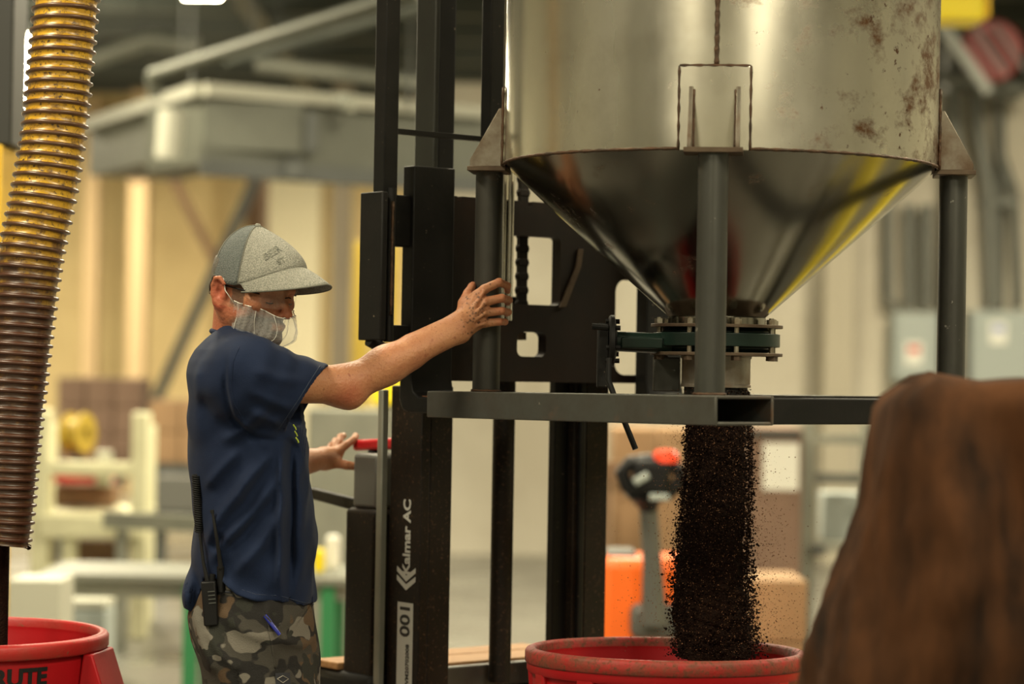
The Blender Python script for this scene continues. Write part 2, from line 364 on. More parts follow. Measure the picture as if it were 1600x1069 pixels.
# the lamp that just shows at the top edge, and the bright one between column and hose
p = P(315, -9, 16.0)
r = root('ceiling_lamp', p, 'lit tube lamp at the top edge of the picture left of the mast', 'lamp', 'ceiling lamps over the hall')
MB().obox(p + V(0, 0, .03), V(1, 0, 0), V(0, 1, 0), V(0, 0, 1), .15, .06, .02).build('housing', M['galv'], r, smooth=None)
MB().tube([p + V(-.12, 0, 0), p + V(.12, 0, 0)], .028, 12).build('tube', M['lamp_diffuser'], r)
p = P(40, 112, 22.0)
r = root('ceiling_lamp', p - V(0, 0, .3), 'bright lamp showing between the dark column and the ribbed hose', 'lamp', 'ceiling lamps over the hall')
MB().lathe(p, [(0.02, -.32), (.12, -.3), (.15, 0), (.12, .3), (.02, .32)], 16).build('bulb', M['lamp_diffuser'], r)
MB().tube([p + V(0, 0, .3), V(p.x, p.y, ZC)], .02, 8).build('hanger', M['darkgrey'], r)

# ------------------------------------------------------------------ silo (hopper) on its four-leg frame
DT = 5.25
tc_ = P(1124, 263, DT); TX, TY, ZR = tc_.x, tc_.y, tc_.z
R = 338 / F * DT * 0.996
ZL = ZR - 0.004                      # underside of lugs
AZ0 = math.radians(-96.2)            # azimuth of the front leg
LEG_R = 0.0302; LEG_D = R + 0.034
def around(az, d): return V(TX + math.cos(az) * d, TY + math.sin(az) * d, 0)
hop = root('hopper', (TX, TY, 1.45), 'large stainless steel cone-bottomed hopper on a four-legged tube frame', 'hopper')
# shell with rolled wobble so reflections break up like real sheet
n = 160; prof = [(R, ZR), (R, ZR + .02), (R, ZR + .06)] + [(R, ZR + .06 + .11 * k) for k in range(1, 10)]
def wob(a, z): return 0.0016 * math.sin(3 * a + 1.3 * z) + 0.0011 * math.sin(7 * a - 4 * z + 1) + 0.0006 * math.sin(15 * a + 9 * z)
vs, fs = [], []
for (r_, z) in prof:
    for k in range(n):
        a = 2 * math.pi * k / n; rr = r_ + (wob(a, z) if z > ZR + .03 else 0); vs.append((TX + rr * math.cos(a), TY + rr * math.sin(a), z))
for i in range(len(prof) - 1):
    for k in range(n): fs.append((i * n + k, i * n + (k + 1) % n, (i + 1) * n + (k + 1) % n, (i + 1) * n + k))
m = MB(); m.add(vs, fs); shell = m.build('shell', M['tank'], hop, smooth=180)
ztop = prof[-1][1]
MB().lathe((TX, TY, 0), [(R, ztop), (R * .98, ztop + .02), (.05, ztop + .12), (.001, ztop + .12)], 64).build('lid', M['tank'], hop)
zc0 = P(1118, 499, DT).z; RC = 0.100
prof = [(R - .002, ZR), (R * .75 + RC * .25, ZR * .75 + zc0 * .25), (R * .5 + RC * .5, ZR * .5 + zc0 * .5), (R * .25 + RC * .75, ZR * .25 + zc0 * .75), (RC, zc0)]
vs, fs = [], []
for i, (r_, z) in enumerate(prof):
    for k in range(n):
        a = 2 * math.pi * k / n; rr = r_ + (0.0018 * math.sin(4 * a + .7) + .001 * math.sin(9 * a)) * (1 if 0 < i < 4 else 0); vs.append((TX + rr * math.cos(a), TY + rr * math.sin(a), z))
for i in range(len(prof) - 1):
    for k in range(n): fs.append((i * n + k, i * n + (k + 1) % n, (i + 1) * n + (k + 1) % n, (i + 1) * n + k))
m = MB(); m.add(vs, fs); m.build('cone', M['cone'], hop, smooth=180)
# weld beads
def weld(name, pts, r, parent):
    q = []
    for i, p_ in enumerate(pts): q.append(r * (1 + .22 * math.sin(i * 2.1) + .12 * random.random()))
    return MB().tube(pts, q, 8).build(name, M['weld'], parent, smooth=180)
weld('weld_seam', [around(2 * math.pi * k / 240, R + .0005) + V(0, 0, ZR) for k in range(241)], .0032, hop)
weld('weld_seam', [around(AZ0 + .005, R + .0012) + V(0, 0, ZR + .165 + i * .008) for i in range(90)], .0045, hop)
# lugs
legs = []
for i in range(4):
    az = AZ0 + i * math.pi / 2
    o = V(math.cos(az), math.sin(az), 0); t = V(-math.sin(az), math.cos(az), 0); c = V(TX, TY, 0)
    lug = None
    m = MB(); nn = 8; W = 0.070                      # curved pad
    top = 0.168
    for zz0, zz1 in ((ZL, ZL + top),):
        vv = []
        for rr in (R - .001, R + .0065):
            for zz in (zz0, zz1):
                for k in range(nn + 1):
                    a = az + (-W + 2 * W * k / nn) / R; vv.append(V(TX + rr * math.cos(a), TY + rr * math.sin(a), zz))
        q = nn + 1; ff = []
        for k in range(nn):
            ff += [(k, k + 1, q + k + 1, q + k), (2 * q + k, 3 * q + k, 3 * q + k + 1, 2 * q + k + 1), (k, 2 * q + k, 2 * q + k + 1, k + 1), (q + k, q + k + 1, 3 * q + k + 1, 3 * q + k)]
        ff += [(0, q, 3 * q, 2 * q), (nn, 2 * q + nn, 3 * q + nn, q + nn)]
        m.add(vv, ff)
    pad = m.build('lug_pad', M['tank'], hop, bevel=.0015)
    for s in (-1, 1):
        b = c + o * R + t * (s * .047)
        poly = [b + V(0, 0, ZL), b + o * .072 + V(0, 0, ZL), b + o * .072 + V(0, 0, ZL + .014), b + o * .010 + V(0, 0, ZL + .126), b + V(0, 0, ZL + .126)]
        MB().prism([q_ - t * .004 for q_ in poly], t * .008).build('gusset', M['lug'], hop, bevel=.001)
        weld('weld_seam', [b + o * .008 - t * s * .005 + V(0, 0, ZL + .012 * k) for k in range(11)], .003, hop)
        e = [c + around(az + s * W / R, R + .0045) - c + V(0, 0, ZL + .012 * k) for k in range(15)]
        weld('weld_seam', e, .0030, hop)
    weld('weld_seam', [around(az + (-W + 2 * W * k / 14) / R, R + .004) + V(0, 0, ZL + top) for k in range(15)], .0030, hop)
    MB().obox(c + o * (R + .035) + V(0, 0, ZL - .005), o, t, V(0, 0, 1), .042, .058, .005).build('lug_base', M['rusty_edge'], hop, bevel=.001)
    legs.append(c + o * LEG_D)
Fp, Rp, Bp, Lp = legs        # front, right, back, left (xy)
TD = (Fp - Lp).normalized()  # along the fork pockets, towards the camera
CD = V(-TD.y, TD.x, 0)       # across, away to the right
zt_near = P(1120, 618, 4.62).z; zt_far = P(668, 611, 5.35).z
def ztube(p_):               # slightly sloping top of the pocket tubes
    s = (p_ - Fp).dot(TD); s0, s1 = .10, -.82
    return zt_near + (zt_far - zt_near) * (s - s0) / (s1 - s0)
for p_ in legs:
    zb = ztube(p_) if p_ in (Fp, Lp) else ztube(p_ - CD * ((p_ - Fp).dot(CD)))
    MB().tube([V(p_.x, p_.y, zb - .002), V(p_.x, p_.y, ZL - .010)], LEG_R, 28).build('leg', M['leg_tube'], hop)
    weld('weld_seam', [V(p_.x + math.cos(k * .3) * LEG_R, p_.y + math.sin(k * .3) * LEG_R, zb + .002) for k in range(22)], .0032, hop)
WT, HT = 0.158, 0.058
for (a, b) in ((Fp, Lp), (Rp, Bp)):
    p0 = a + TD * .10; p1 = b - TD * .11
    q0 = p0 - CD * ((p0 - Fp).dot(CD)); q1 = p1 - CD * ((p1 - Fp).dot(CD))
    A = V(p0.x, p0.y, ztube(q0) - HT / 2); B = V(p1.x, p1.y, ztube(q1) - HT / 2)
    ax = (A - B).normalized(); up = CD.cross(ax).normalized()
    if up.z < 0: up = -up
    c = (A + B) / 2; Lh = (A - B).length / 2; th = .0035
    m = MB()
    for s in (-1, 1):
        m.obox(c + CD * s * (WT / 2 - th), ax, CD, up, Lh, th, HT / 2)
        m.obox(c + up * s * (HT / 2 - th), ax, CD, up, Lh, WT / 2 - 2 * th, th)
    m.build('fork_pocket', M['dark_tube'], hop, bevel=.0025)
# cross beams
for s in (-.02, .73):
    a = Fp - TD * s + CD * (WT / 2); b = Rp - TD * s - CD * (WT / 2)
    z = ztube(Fp - TD * s) - .004 - .0265
    MB().bar(V(a.x, a.y, z), V(b.x, b.y, z), .06, .053).build('cross_beam', M['black_steel'], hop, bevel=.003)
# outlet: flanges, valve body, bolts, spout
zf1 = P(1118, 509, DT).z; zf2 = P(1118, 554, DT).z; zs = P(1118, 603, DT).z
def disc(name, r, z0, z1, m_, par, n_=48, ri=None):
    if ri: pr = [(ri, z0), (r, z0), (r, z1), (ri, z1)]; return MB().lathe((TX, TY, 0), pr, n_, closed=True).build(name, m_, par, bevel=.001)
    return MB().lathe((TX, TY, 0), [(.0005, z0), (r, z0), (r, z1), (.0005, z1)], n_).build(name, m_, par, bevel=.001)
disc('collar', RC + .006, zf1, zc0 + .004, M['cone'], hop)
disc('flange', .143, zf1 - .005, zf1 + .002, M['rusty_edge'], hop)
disc('flange', .143, zf2 - .003, zf2 + .004, M['rusty_edge'], hop)
zm = (zf1 + zf2) / 2
MB().lathe((TX, TY, 0), [(.11, zf2 + .004), (.118, zf2 + .012), (.118, zm - .016), (.137, zm - .014), (.137, zm + .014), (.118, zm + .016), (.118, zf1 - .012), (.11, zf1 - .005)], 48).build('valve_body', M['valve_green'], hop, bevel=.001)
for k in range(8):
    a = math.radians(-90 + 14 + 45 * k); q = V(TX + .13 * math.cos(a), TY + .13 * math.sin(a), 0)
    bo = MB().tube([q + V(0, 0, zf2 - .012), q + V(0, 0, zf1 + .016)], .0055, 10).build('bolt', M['steel_bolt'], hop)
    MB().tube([q + V(0, 0, zf1 + .002), q + V(0, 0, zf1 + .013)], .011, 6).build('nut', M['steel_bolt'], bo)
    MB().tube([q + V(0, 0, zf2 - .013), q + V(0, 0, zf2 - .003)], .011, 6).build('nut', M['rusty_edge'], bo)
MB().lathe((TX, TY, 0), [(.070, zf2 - .003), (.077, zf2 - .003), (.077, zf2 - .008), (.0745, zf2 - .010), (.0745, zs + .004), (.076, zs + .002), (.076, zs - .003), (.069, zs - .003)], 40, closed=True).build('spout', M['pipe_steel'], hop)
MB().lathe((TX, TY, 0), [(.066, zs - .03), (.069, zs - .03), (.069, zs + .02), (.066, zs + .02)], 40, closed=True).build('spout_liner', M['black_steel'], hop)
# handwheel shaft on the left of the valve, with its plate and lever
hz = P(995, 533, 5.2); hx0 = P(955, 533, 5.2); ya = hz.y
MB().tube([hx0, V(TX - .10, ya, hx0.z - .004)], .022, 18).build('valve_shaft', M['valve_green'], hop)
MB().obox((hz + V(0.01, 0, -.004)), V(1, 0, 0), V(0, 1, 0), V(0, 0, 1), .045, .026, .012).build('shaft_bracket', M['valve_green'], hop, bevel=.003)
XA = (V(0, 1, 0), V(0, 0, 1), V(1, 0, 0))
MB().lathe(hx0, [(.001, -.004), (.052, -.006), (.056, -.002), (.056, .006), (.03, .012), (.001, .012)], 36, axis=XA).build('valve_plate', M['black_steel'], hop)
for k in range(6):
    a = math.radians(60 * k + 20); q = hx0 + V(0, math.cos(a) * .043, math.sin(a) * .043)
    MB().tube([q + V(-.012, 0, 0), q + V(.018, 0, 0)], .006, 6).build('plate_bolt', M['black_steel'], hop)
g0, g1 = P(934, 505, 5.22), P(950, 606, 5.22)
MB().box((g0.x, g0.y - .02, g1.z), (g1.x, g0.y + .03, g0.z)).build('valve_housing', M['black_steel'], hop, bevel=.003)
MB().tube([P(950, 512, 5.16), P(925, 510, 5.16)], .007, 8).build('valve_pin', M['black_steel'], hop)
MB().tube([P(952, 560, 5.14), P(951, 595, 5.13), P(962, 625, 5.12), P(993, 702, 5.10)], .0062, 10).build('lever', M['black_steel'], hop)
k0, k1 = P(1022, 558, 5.30), P(1062, 612, 5.30)
MB().box((k0.x, k0.y, k1.z), (k1.x, k0.y + .04, k0.z)).build('valve_stand', M['leg_tube'], hop, bevel=.002)

# ------------------------------------------------------------------ coffee: falling stream, dust, heap in the bin
def rand_grains(c, size):
    """octahedra at centres c (n,3) with sizes (n,) -> numpy mesh"""
    base = np.array([[1, 0, 0], [-1, 0, 0], [0, 1, 0], [0, -1, 0], [0, 0, 1], [0, 0, -1]], 'f')
    tri = np.array([[0, 2, 4], [2, 1, 4], [1, 3, 4], [3, 0, 4], [2, 0, 5], [1, 2, 5], [3, 1, 5], [0, 3, 5]])
    nn = len(c); jit = 0.65 + 0.7 * rng.random((nn, 6, 1)).astype('f')
    vv = c[:, None, :] + base[None] * jit * size[:, None, None] * (0.7 + .6 * rng.random((nn, 1, 3)))
    ff = tri[None] + (np.arange(nn) * 6)[:, None, None]
    return vv.reshape(-1, 3), ff.reshape(-1, 3)
z1s = zs - .005; z0s = 0.93
st = root('coffee_stream', (TX - .005, TY, z0s), 'dark stream of ground coffee falling from the hopper into the red bin', 'coffee'); st['kind'] = 'stuff'
nz, na = 260, 72; zz = np.linspace(z1s, z0s, nz); aa = np.linspace(0, 2 * np.pi, na, endpoint=False)
def fbm(x, y, z, seed=0, oct=5):
    r_ = np.random.default_rng(seed); o = 0; amp = 1
    for k in range(oct):
        a = r_.normal(size=3) ; b = r_.normal(size=3); ph = r_.random(2) * 6.28; fr = 1.9 ** k
        o = o + amp * np.sin(fr * (a[0] * x + a[1] * y + a[2] * z) + ph[0] + 1.5 * np.sin(fr * (b[0] * x + b[1] * y + b[2] * z) + ph[1])); amp *= .62
    return o
Z, A = np.meshgrid(zz, aa, indexing='ij'); tt = (z1s - Z) / (z1s - z0s)
rad = 0.064 + 0.010 * tt - .004 * np.sin(tt * 5) 
rad = rad * (1 + .06 * fbm(np.cos(A) * 2.5, np.sin(A) * 2.5, Z * 28, 1) + .045 * fbm(np.cos(A) * 7, np.sin(A) * 7, Z * 95, 2))
vx = TX + .002 + rad * np.cos(A) * .98 + .006 * np.sin(tt * 7); vy = TY + rad * np.sin(A)
vv = np.stack([vx, vy, Z], -1).reshape(-1, 3)
I = np.arange(nz - 1)[:, None] * na; K = np.arange(na)[None]
ff = np.stack([I + K, I + (K + 1) % na, I + na + (K + 1) % na, I + na + K], -1).reshape(-1, 4)
o = link_mesh('stream_core', mesh_np('stream_core', vv, ff), M['coffee'], st, smooth=60); o['kind'] = 'stuff'
# clumps hugging the core
nn = 26000; t = rng.random(nn); ang = rng.random(nn) * 2 * np.pi
rr = (.064 + .012 * t) * (1 + np.abs(rng.normal(size=nn)) * (.05 + .16 * t))
c = np.stack([TX + .002 + rr * np.cos(ang) + .006 * np.sin(t * 7) + .010 * t * rng.random(nn), TY + rr * np.sin(ang), z1s - t * (z1s - z0s)], -1)
v_, f_ = rand_grains(c, (.0008 + .0024 * rng.random(nn) ** 2.2))
o = link_mesh('stream_grains', mesh_np('stream_grains', v_, f_), M['coffee'], st, smooth=None); o['kind'] = 'stuff'
# loose dust drifting wider on the right
nn = 9000; t = rng.random(nn) ** .8; ang = rng.random(nn) * 2 * np.pi
rr = .07 + np.abs(rng.normal(size=nn)) * (.015 + .075 * t)
c = np.stack([TX + .012 * t + rr * np.cos(ang) + .03 * t * rng.random(nn), TY + rr * np.sin(ang), z1s - t * (z1s - z0s - .02)], -1)
v_, f_ = rand_grains(c, (.0004 + .0011 * rng.random(nn) ** 2))
o = link_mesh('dust', mesh_np('dust', v_, f_), M['coffee_dust'], st, smooth=None); o['kind'] = 'stuff'

# ------------------------------------------------------------------ red bins
def bend_text(body, size, cx, cy, rad_at, z, az, bold=0.0, rot=0):
    """lettering wrapped on the bin side, centred on azimuth az; rad_at(z) gives the bin radius"""
    me = text_mesh(body, size, .0004, bold)
    for v in me.vertices:
        x, y, h = v.co; a = az + x / rad_at(z); zz_ = z + y
        rr_ = rad_at(zz_) + .0008 + h; v.co = (cx + rr_ * math.cos(a), cy + rr_ * math.sin(a), zz_)
    return me
def make_bin(name, cx, cy, zrim, label, recess, tilt=0.0):
    r = root(name, (cx, cy, 0), label, 'bin', 'red round bins under the hopper and the hose')
    RR = .305; zb = .15
    def rad_at(z): return .225 + (.280 - .225) * (z - zb) / (zrim - .04 - zb)
    MB().lathe((cx, cy, 0), [(.001, zb + .012), (.215, zb + .012), (.225, zb + .03), (.276, zrim - .04), (.280, zrim - .030), (.280, zrim - .02), (.286, zrim - .034), (.289, zrim - .05), (.235, zb + .02), (.22, zb), (.001, zb)], 72).build('body', M['bin_red'], r)
    MB().lathe((cx, cy, 0), [(.281, zrim - .006), (.286, zrim - .001), (.294, zrim), (.301, zrim - .003), (RR, zrim - .009), (RR, zrim - .030), (.301, zrim - .034), (.288, zrim - .035), (.281, zrim - .030)], 96, closed=True).build('rim', M['bin_rim_dusty'] if recess else M['bin_rim'], r, smooth=50)
    if recess:                # moulded ribs and upper band leaving sunk windows
        nr = 12
        for k in range(nr):
            a0 = math.radians(-90 - 8 + 360 / nr * k); w_ = .045
            m = MB(); z_a, z_b = zrim - .035, zrim - .24
            vs8 = []
            for (zz_, ww) in ((z_b, w_ * .8), (z_a, w_)):
                for (rr_, s) in ((rad_at(zz_) + .004, -1), (rad_at(zz_) + .004, 1), (rad_at(zz_) + .020, 1), (rad_at(zz_) + .020, -1)):
                    aa_ = a0 + s * ww / .3 / 2; vs8.append(V(cx + rr_ * math.cos(aa_), cy + rr_ * math.sin(aa_), zz_))
            m.hexa(vs8); m.build('rib', M['bin_red'], r, bevel=.006, bevel_seg=3)
        MB().lathe((cx, cy, 0), [(.286, zrim - .034), (.3005, zrim - .034), (.3005, zrim - .048), (.297, zrim - .053), (.286, zrim - .053)], 96, closed=True).build('band', M['bin_red'], r)
        a0 = math.radians(-48); m = MB(); vs_, fs_ = [], []
        for k in range(9):
            a = a0 + k * .027
            for zz_ in (zrim - .062, zrim - .115): vs_.append(V(cx + .3035 * math.cos(a), cy + .3035 * math.sin(a), zz_))
        for k in range(8): fs_.append((2 * k, 2 * k + 1, 2 * k + 3, 2 * k + 2))
        # backing so that the label sits on the bin
        m.add(vs_, fs_); vv2 = [V(cx + (v.x - cx) * .975, cy + (v.y - cy) * .975, v.z) for v in vs_]
        m.add(vv2, fs_); 
        for k in range(8): m.add([vs_[2 * k], vs_[2 * k + 2], vv2[2 * k + 2], vv2[2 * k]], [(0, 1, 2, 3)])
        m.build('label', M['paper'], r)
    # side handles
    for s in ((-1, 1) if not recess else (1,)):
        a = math.radians(-8 if s > 0 else 172); oo = V(math.cos(a), math.sin(a), 0); tt_ = V(-math.sin(a), math.cos(a), 0)
        c0 = V(cx, cy, 0)
        if not recess:
            poly = [c0 + oo * .285 + V(0, 0, zrim - .034), c0 + oo * .306 + V(0, 0, zrim - .034), c0 + oo * .345 + V(0, 0, zrim - .15), c0 + oo * .335 + V(0, 0, zrim - .17), c0 + oo * .265 + V(0, 0, zrim - .20)]
            MB().prism([p_ - tt_ * .075 for p_ in poly], tt_ * .15).build('handle_block', M['bin_red'], r, bevel=.004)
            MB().bar(c0 + oo * .338 - tt_ * .065 + V(0, 0, zrim - .155), c0 + oo * .338 + tt_ * .065 + V(0, 0, zrim - .155), .02, .03).build('handle', M['bin_red'], r, bevel=.005)
    if not recess:
        me = bend_text('BRUTE', .051, cx, cy, lambda z: .2895 + (z - (zrim - .05)) * .073, zrim - .073, math.radians(-90) + .56, .0020)
        link_mesh('lettering', me, M['ink'], r, smooth=None)
    # dolly
    MB().lathe((cx, cy, 0), [(.001, .09), (.23, .09), (.24, .10), (.24, .145), (.225, .15), (.001, .15)], 48).build('dolly', M['black_plastic'], r)
    for k in range(4):
        a = math.radians(45 + 90 * k); q = V(cx + .18 * math.cos(a), cy + .18 * math.sin(a), 0)
        ca = MB().tube([q + V(-.015, 0, .04), q + V(.015, 0, .04)], .04, 16).build('wheel', M['rubber'], r)
        MB().box((q.x - .012, q.y - .012, .075), (q.x + .012, q.y + .012, .092)).build('fork', M['darkgrey'], r, smooth=None)
    if tilt:
        r.rotation_euler = (tilt, 0, 0)
    return r
pb = P(1042, 1015, 5.2)
bin_c = make_bin('round_bin', pb.x, pb.y, pb.z, 'red round plastic bin with moulded windows catching the falling coffee', True, math.radians(-1.6))
# heap of coffee inside
m = MB().lathe((pb.x, pb.y, 0), [(.001, .86), (.05, .855), (.12, .80), (.20, .74), (.262, .72)], 48)
o = m.build('coffee_heap', M['coffee']); tag(o, 'heap of ground coffee inside the middle red bin', 'coffee', None, 'stuff')
pl = P(-50, 985, 5.29)
make_bin('round_bin', pl.x, pl.y, pl.z, 'red round plastic bin with black lettering under the ribbed hose', False)

# ------------------------------------------------------------------ ribbed hose
hp = [(121, -220), (112, -90), (104, 0), (95, 100), (85, 200), (69, 300), (48, 400), (34, 500), (22, 600), (11, 700), (2, 800), (-5, 850)]
pts = [np.array(P(x, y, 5.22 - .00009 * (y))) for x, y in hp]
# Catmull-Rom resample
dense = []
for i in range(len(pts) - 1):
    p0, p1, p2, p3 = pts[max(i - 1, 0)], pts[i], pts[i + 1], pts[min(i + 2, len(pts) - 1)]
    for t in np.linspace(0, 1, 40, endpoint=False):
        dense.append(.5 * ((2 * p1) + (-p0 + p2) * t + (2 * p0 - 5 * p1 + 4 * p2 - p3) * t * t + (-p0 + 3 * p1 - 3 * p2 + p3) * t ** 3))
dense.append(pts[-1]); dense = np.array(dense)
seg = np.r_[0, np.cumsum(np.linalg.norm(np.diff(dense, axis=0), axis=1))]; LH = seg[-1]
hose = root('ribbed_hose', tuple(pts[-1]), 'amber ribbed suction hose hanging down at the left edge', 'hose')
def path(s): return np.stack([np.interp(s, seg, dense[:, k]) for k in range(3)], -1)
# pitch shrinks downwards: phase(s)
ss = np.linspace(0, LH, 1500); pitch = np.interp(ss, [0, LH * .5, LH], [.0236, .0225, .0172]); phase = np.r_[0, np.cumsum(1 / pitch[:-1] * np.diff(ss))]
Tn = np.gradient(path(ss), axis=0); Tn /= np.linalg.norm(Tn, axis=1)[:, None]
Bn = np.cross(Tn, [0, 1, 0]); Bn /= np.linalg.norm(Bn, axis=1)[:, None]; Nn = np.cross(Bn, Tn)
PH = path(ss); nth = 56; th_ = np.linspace(0, 2 * np.pi, nth, endpoint=False)
frac = (phase[:, None] + th_[None] / (2 * np.pi)) % 1.0
Rh = .0685
radw = Rh - .0035 * np.sin(np.pi * frac) + .0
vv = PH[:, None] + radw[..., None] * (np.cos(th_)[None, :, None] * Bn[:, None] + np.sin(th_)[None, :, None] * Nn[:, None])
I = np.arange(len(ss) - 1)[:, None] * nth; K = np.arange(nth)[None]
ff = np.stack([I + K, I + (K + 1) % nth, I + nth + (K + 1) % nth, I + nth + K], -1).reshape(-1, 4)
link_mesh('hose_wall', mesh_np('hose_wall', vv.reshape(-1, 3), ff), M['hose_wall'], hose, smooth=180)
# helical rib: tube along helix
turns = phase[-1]; nt_ = int(turns * 40); u = np.linspace(0, turns, nt_); s_u = np.interp(u, phase, ss); a_u = -2 * np.pi * u
ctr = path(s_u); Bu = np.stack([np.interp(s_u, ss, Bn[:, k]) for k in range(3)], -1); Nu = np.stack([np.interp(s_u, ss, Nn[:, k]) for k in range(3)], -1); Tu = np.stack([np.interp(s_u, ss, Tn[:, k]) for k in range(3)], -1)
ou = np.cos(a_u)[:, None] * Bu + np.sin(a_u)[:, None] * Nu
rp = np.array([(-.0050, -.003), (-.0040, .0012), (-.0018, .0044), (.0018, .0044), (.0040, .0012), (.0050, -.003)])     # along, outward
rv = ctr[:, None] + ou[:, None] * (Rh + rp[:, 1])[None, :, None] + Tu[:, None] * rp[:, 0][None, :, None]
q = len(rp); I = np.arange(nt_ - 1)[:, None] * q; K = np.arange(q - 1)[None]
ff = np.stack([I + K, I + K + 1, I + q + K + 1, I + q + K], -1).reshape(-1, 4)
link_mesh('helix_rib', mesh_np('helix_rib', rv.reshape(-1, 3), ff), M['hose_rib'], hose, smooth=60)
e0 = P(40, 849, 5.14); MB().tube([e0 + V(-.012, 0, .003), e0, e0 + V(.012, 0, -.005)], .0012, 6).build('loose_strand', M['hose_rib'], hose)
# dark pole below the hose
p0 = P(3, 900, 5.24)
o = MB().tube([V(p0.x, p0.y, .17), V(p0.x, p0.y, P(3, 845, 5.24).z + .1)], .0155, 16).build('pole', M['coffee']); tag(o, 'dark pole standing in the left red bin below the hose end', 'pole')
# ------------------------------------------------------------------ stacker truck (mast, carriage, forks, body)
O0 = Lp - TD * .20                                   # foot of the near fork shank
def S(t, n_, z): 
    q = O0 + CD * t + TD * n_; return V(q.x, q.y, z)
def sbox(mb, t0, t1, n0, n1, z0, z1):
    return mb.obox(S((t0 + t1) / 2, (n0 + n1) / 2, (z0 + z1) / 2), CD, TD, V(0, 0, 1), abs(t1 - t0) / 2, abs(n1 - n0) / 2, abs(z1 - z0) / 2)
def zpx(py, D, px=760): return P(px, py, D).z
stk = root('stacker_truck', S(.32, -.3, 0), 'black stacker truck with tall mast lifting the hopper frame', 'forklift')
def sp(name, m_, *a, bevel=.003, **k):
    return sbox(MB(), *a).build(name, m_, stk, bevel=bevel, **k)
# forks
zblade = ztube(Lp) - HT / 2 - .004
for t0 in (0.0, (Rp - Fp).dot(CD)):
    f = MB()
    prof = [(.0, zpx(262, 5.45)), (-.042, zpx(262, 5.45)), (-.042, zblade + .01), (-.030, zblade - .012), (-.005, zblade - .018), (.80, zblade - .016), (.80, zblade + .010), (.03, zblade + .018), (.008, zblade + .03), (.0, zblade + .06)]
    f.prism([S(t0 - .058, n_, z) for n_, z in prof], CD * .116)
    f.build('fork', M['black_steel'], stk, bevel=.003)
q = S(0, .055, zblade + .019)
MB().obox(q, TD, CD, V(0, 0, 1), .055, .045, .0015).build('rust_patch', M['rust'], stk, bevel=.001)
# carriage plate with cut-outs, in (t,z)
zc1, zc0_ = zpx(312, 5.65), zpx(596, 5.65)
holes = [rrect(.262, zpx(474, 5.64), .410, zpx(366, 5.64), .012), rrect(.282, zpx(556, 5.62), .370, zpx(517, 5.62), .016), rrect(.586, zc0_ + .02, .701, zpx(432, 5.82), .03)]
outer = [(-.02, zc0_), (.80, zc0_), (.80, zc1)]
x = .74
for k in range(7):                       # notches along the top edge
    outer += [(x, zc1), (x, zc1 - .012), (x - .012, zc1 - .012), (x - .012, zc1)]; x -= .105
outer += [(-.02, zc1)]
me = plate_with_holes(outer, holes, .03)
fr = Matrix.Identity(4); tx = Matrix(((CD.x, 0, TD.x, 0), (CD.y, 0, TD.y, 0), (0, 1, 0, 0), (0, 0, 0, 1)))
o_ = S(0, -.058, 0); tx = Matrix.Translation(o_) @ tx
me.transform(tx); link_mesh('carriage_plate', me, M['carriage'], stk, bevel=.002)
# rusty second bracket seen behind the window
sbp = [S(.405, -.070, zpx(478, 5.7)), S(.425, -.070, zpx(476, 5.7)), S(.470, -.070, zpx(412, 5.7)), S(.476, -.070, zpx(384, 5.7)), S(.462, -.070, zpx(384, 5.7)), S(.455, -.070, zpx(412, 5.7))]
MB().prism([p_ + TD * .028 for p_ in sbp], TD * .006).build('carriage_rib', M['rusty_edge'], stk, bevel=.001)
# load backrest: outer upright, inner upright, thin cross rail
zA, zB = zpx(300, 5.36, 595), zpx(532, 5.36, 590)
sp('backrest_post', M['black_steel'], -.150, -.112, -.03, .012, zA - .01, 3.1)
sp('backrest_post', M['black_steel'], .150, .190, -.03, .006, zpx(212, 5.55, 768), 3.1)
sp('backrest_rail', M['black_steel'], -.13, .17, -.022, -.006, zpx(207, 5.42, 680) - .006, zpx(207, 5.42, 680) + .006, bevel=.001)
sp('side_plate', M['black_steel'], -.166, -.150, -.055, .03, zB, zA)
MB().tube([S(-.128, .01, zB - .003), S(-.128, .01, zA + .01)], .011, 14).build('side_bar', M['black_steel'], stk)
sp('side_arm', M['black_steel'], -.15, -.05, -.035, -.012, zpx(385, 5.4, 625), zpx(304, 5.4, 625))
sp('side_arm', M['black_steel'], -.16, -.05, -.035, -.012, zpx(534, 5.4, 625), zpx(508, 5.4, 625))
MB().tube([S(-.16, -.02, zB), S(-.12, -.02, zB - .018), S(-.05, -.02, zB - .016)], .014, 12).build('side_arm_foot', M['black_steel'], stk)
weld_o = weld('weld_bead', [S(-.131, .021, zA - .02 - .012 * k) for k in range(22)], .0035, stk)
sp('hose_bracket', M['mast_steel'], -.07, -.045, -.16, -.14, zpx(505, 5.6, 620), zpx(385, 5.6, 620))
sk = sp('warning_sticker', M['decal_white'], -.0440, -.030, -.140, -.1385, zpx(504, 5.6, 630), zpx(452, 5.6, 630), bevel=0)
sbox(MB(), -.0440, -.030, -.1387, -.1380, zpx(465, 5.6, 630), zpx(452, 5.6, 630)).build('sticker_head', M['orange_red'], sk)
# mast, outer stage with lettering on its outer side
ZO = zpx(603, 5.6, 640)
um = sp('mast_upright', M['mast_steel'], .035, .060, -.200, -.078, .12, ZO)
sp('mast_upright', M['mast_steel'], .060, .124, -.105, -.078, .12, ZO)
sp('mast_upright', M['mast_steel'], .060, .124, -.200, -.172, .12, ZO)
sp('mast_upright', M['mast_steel'], .492, .530, -.175, -.078, .12, 1.9)
sp('mast_upright', M['mast_steel'], .530, .601, -.112, -.078, .12, 1.9)
sp('mast_rail', M['black_steel'], .502, .518, -.078, -.066, .12, 1.9)
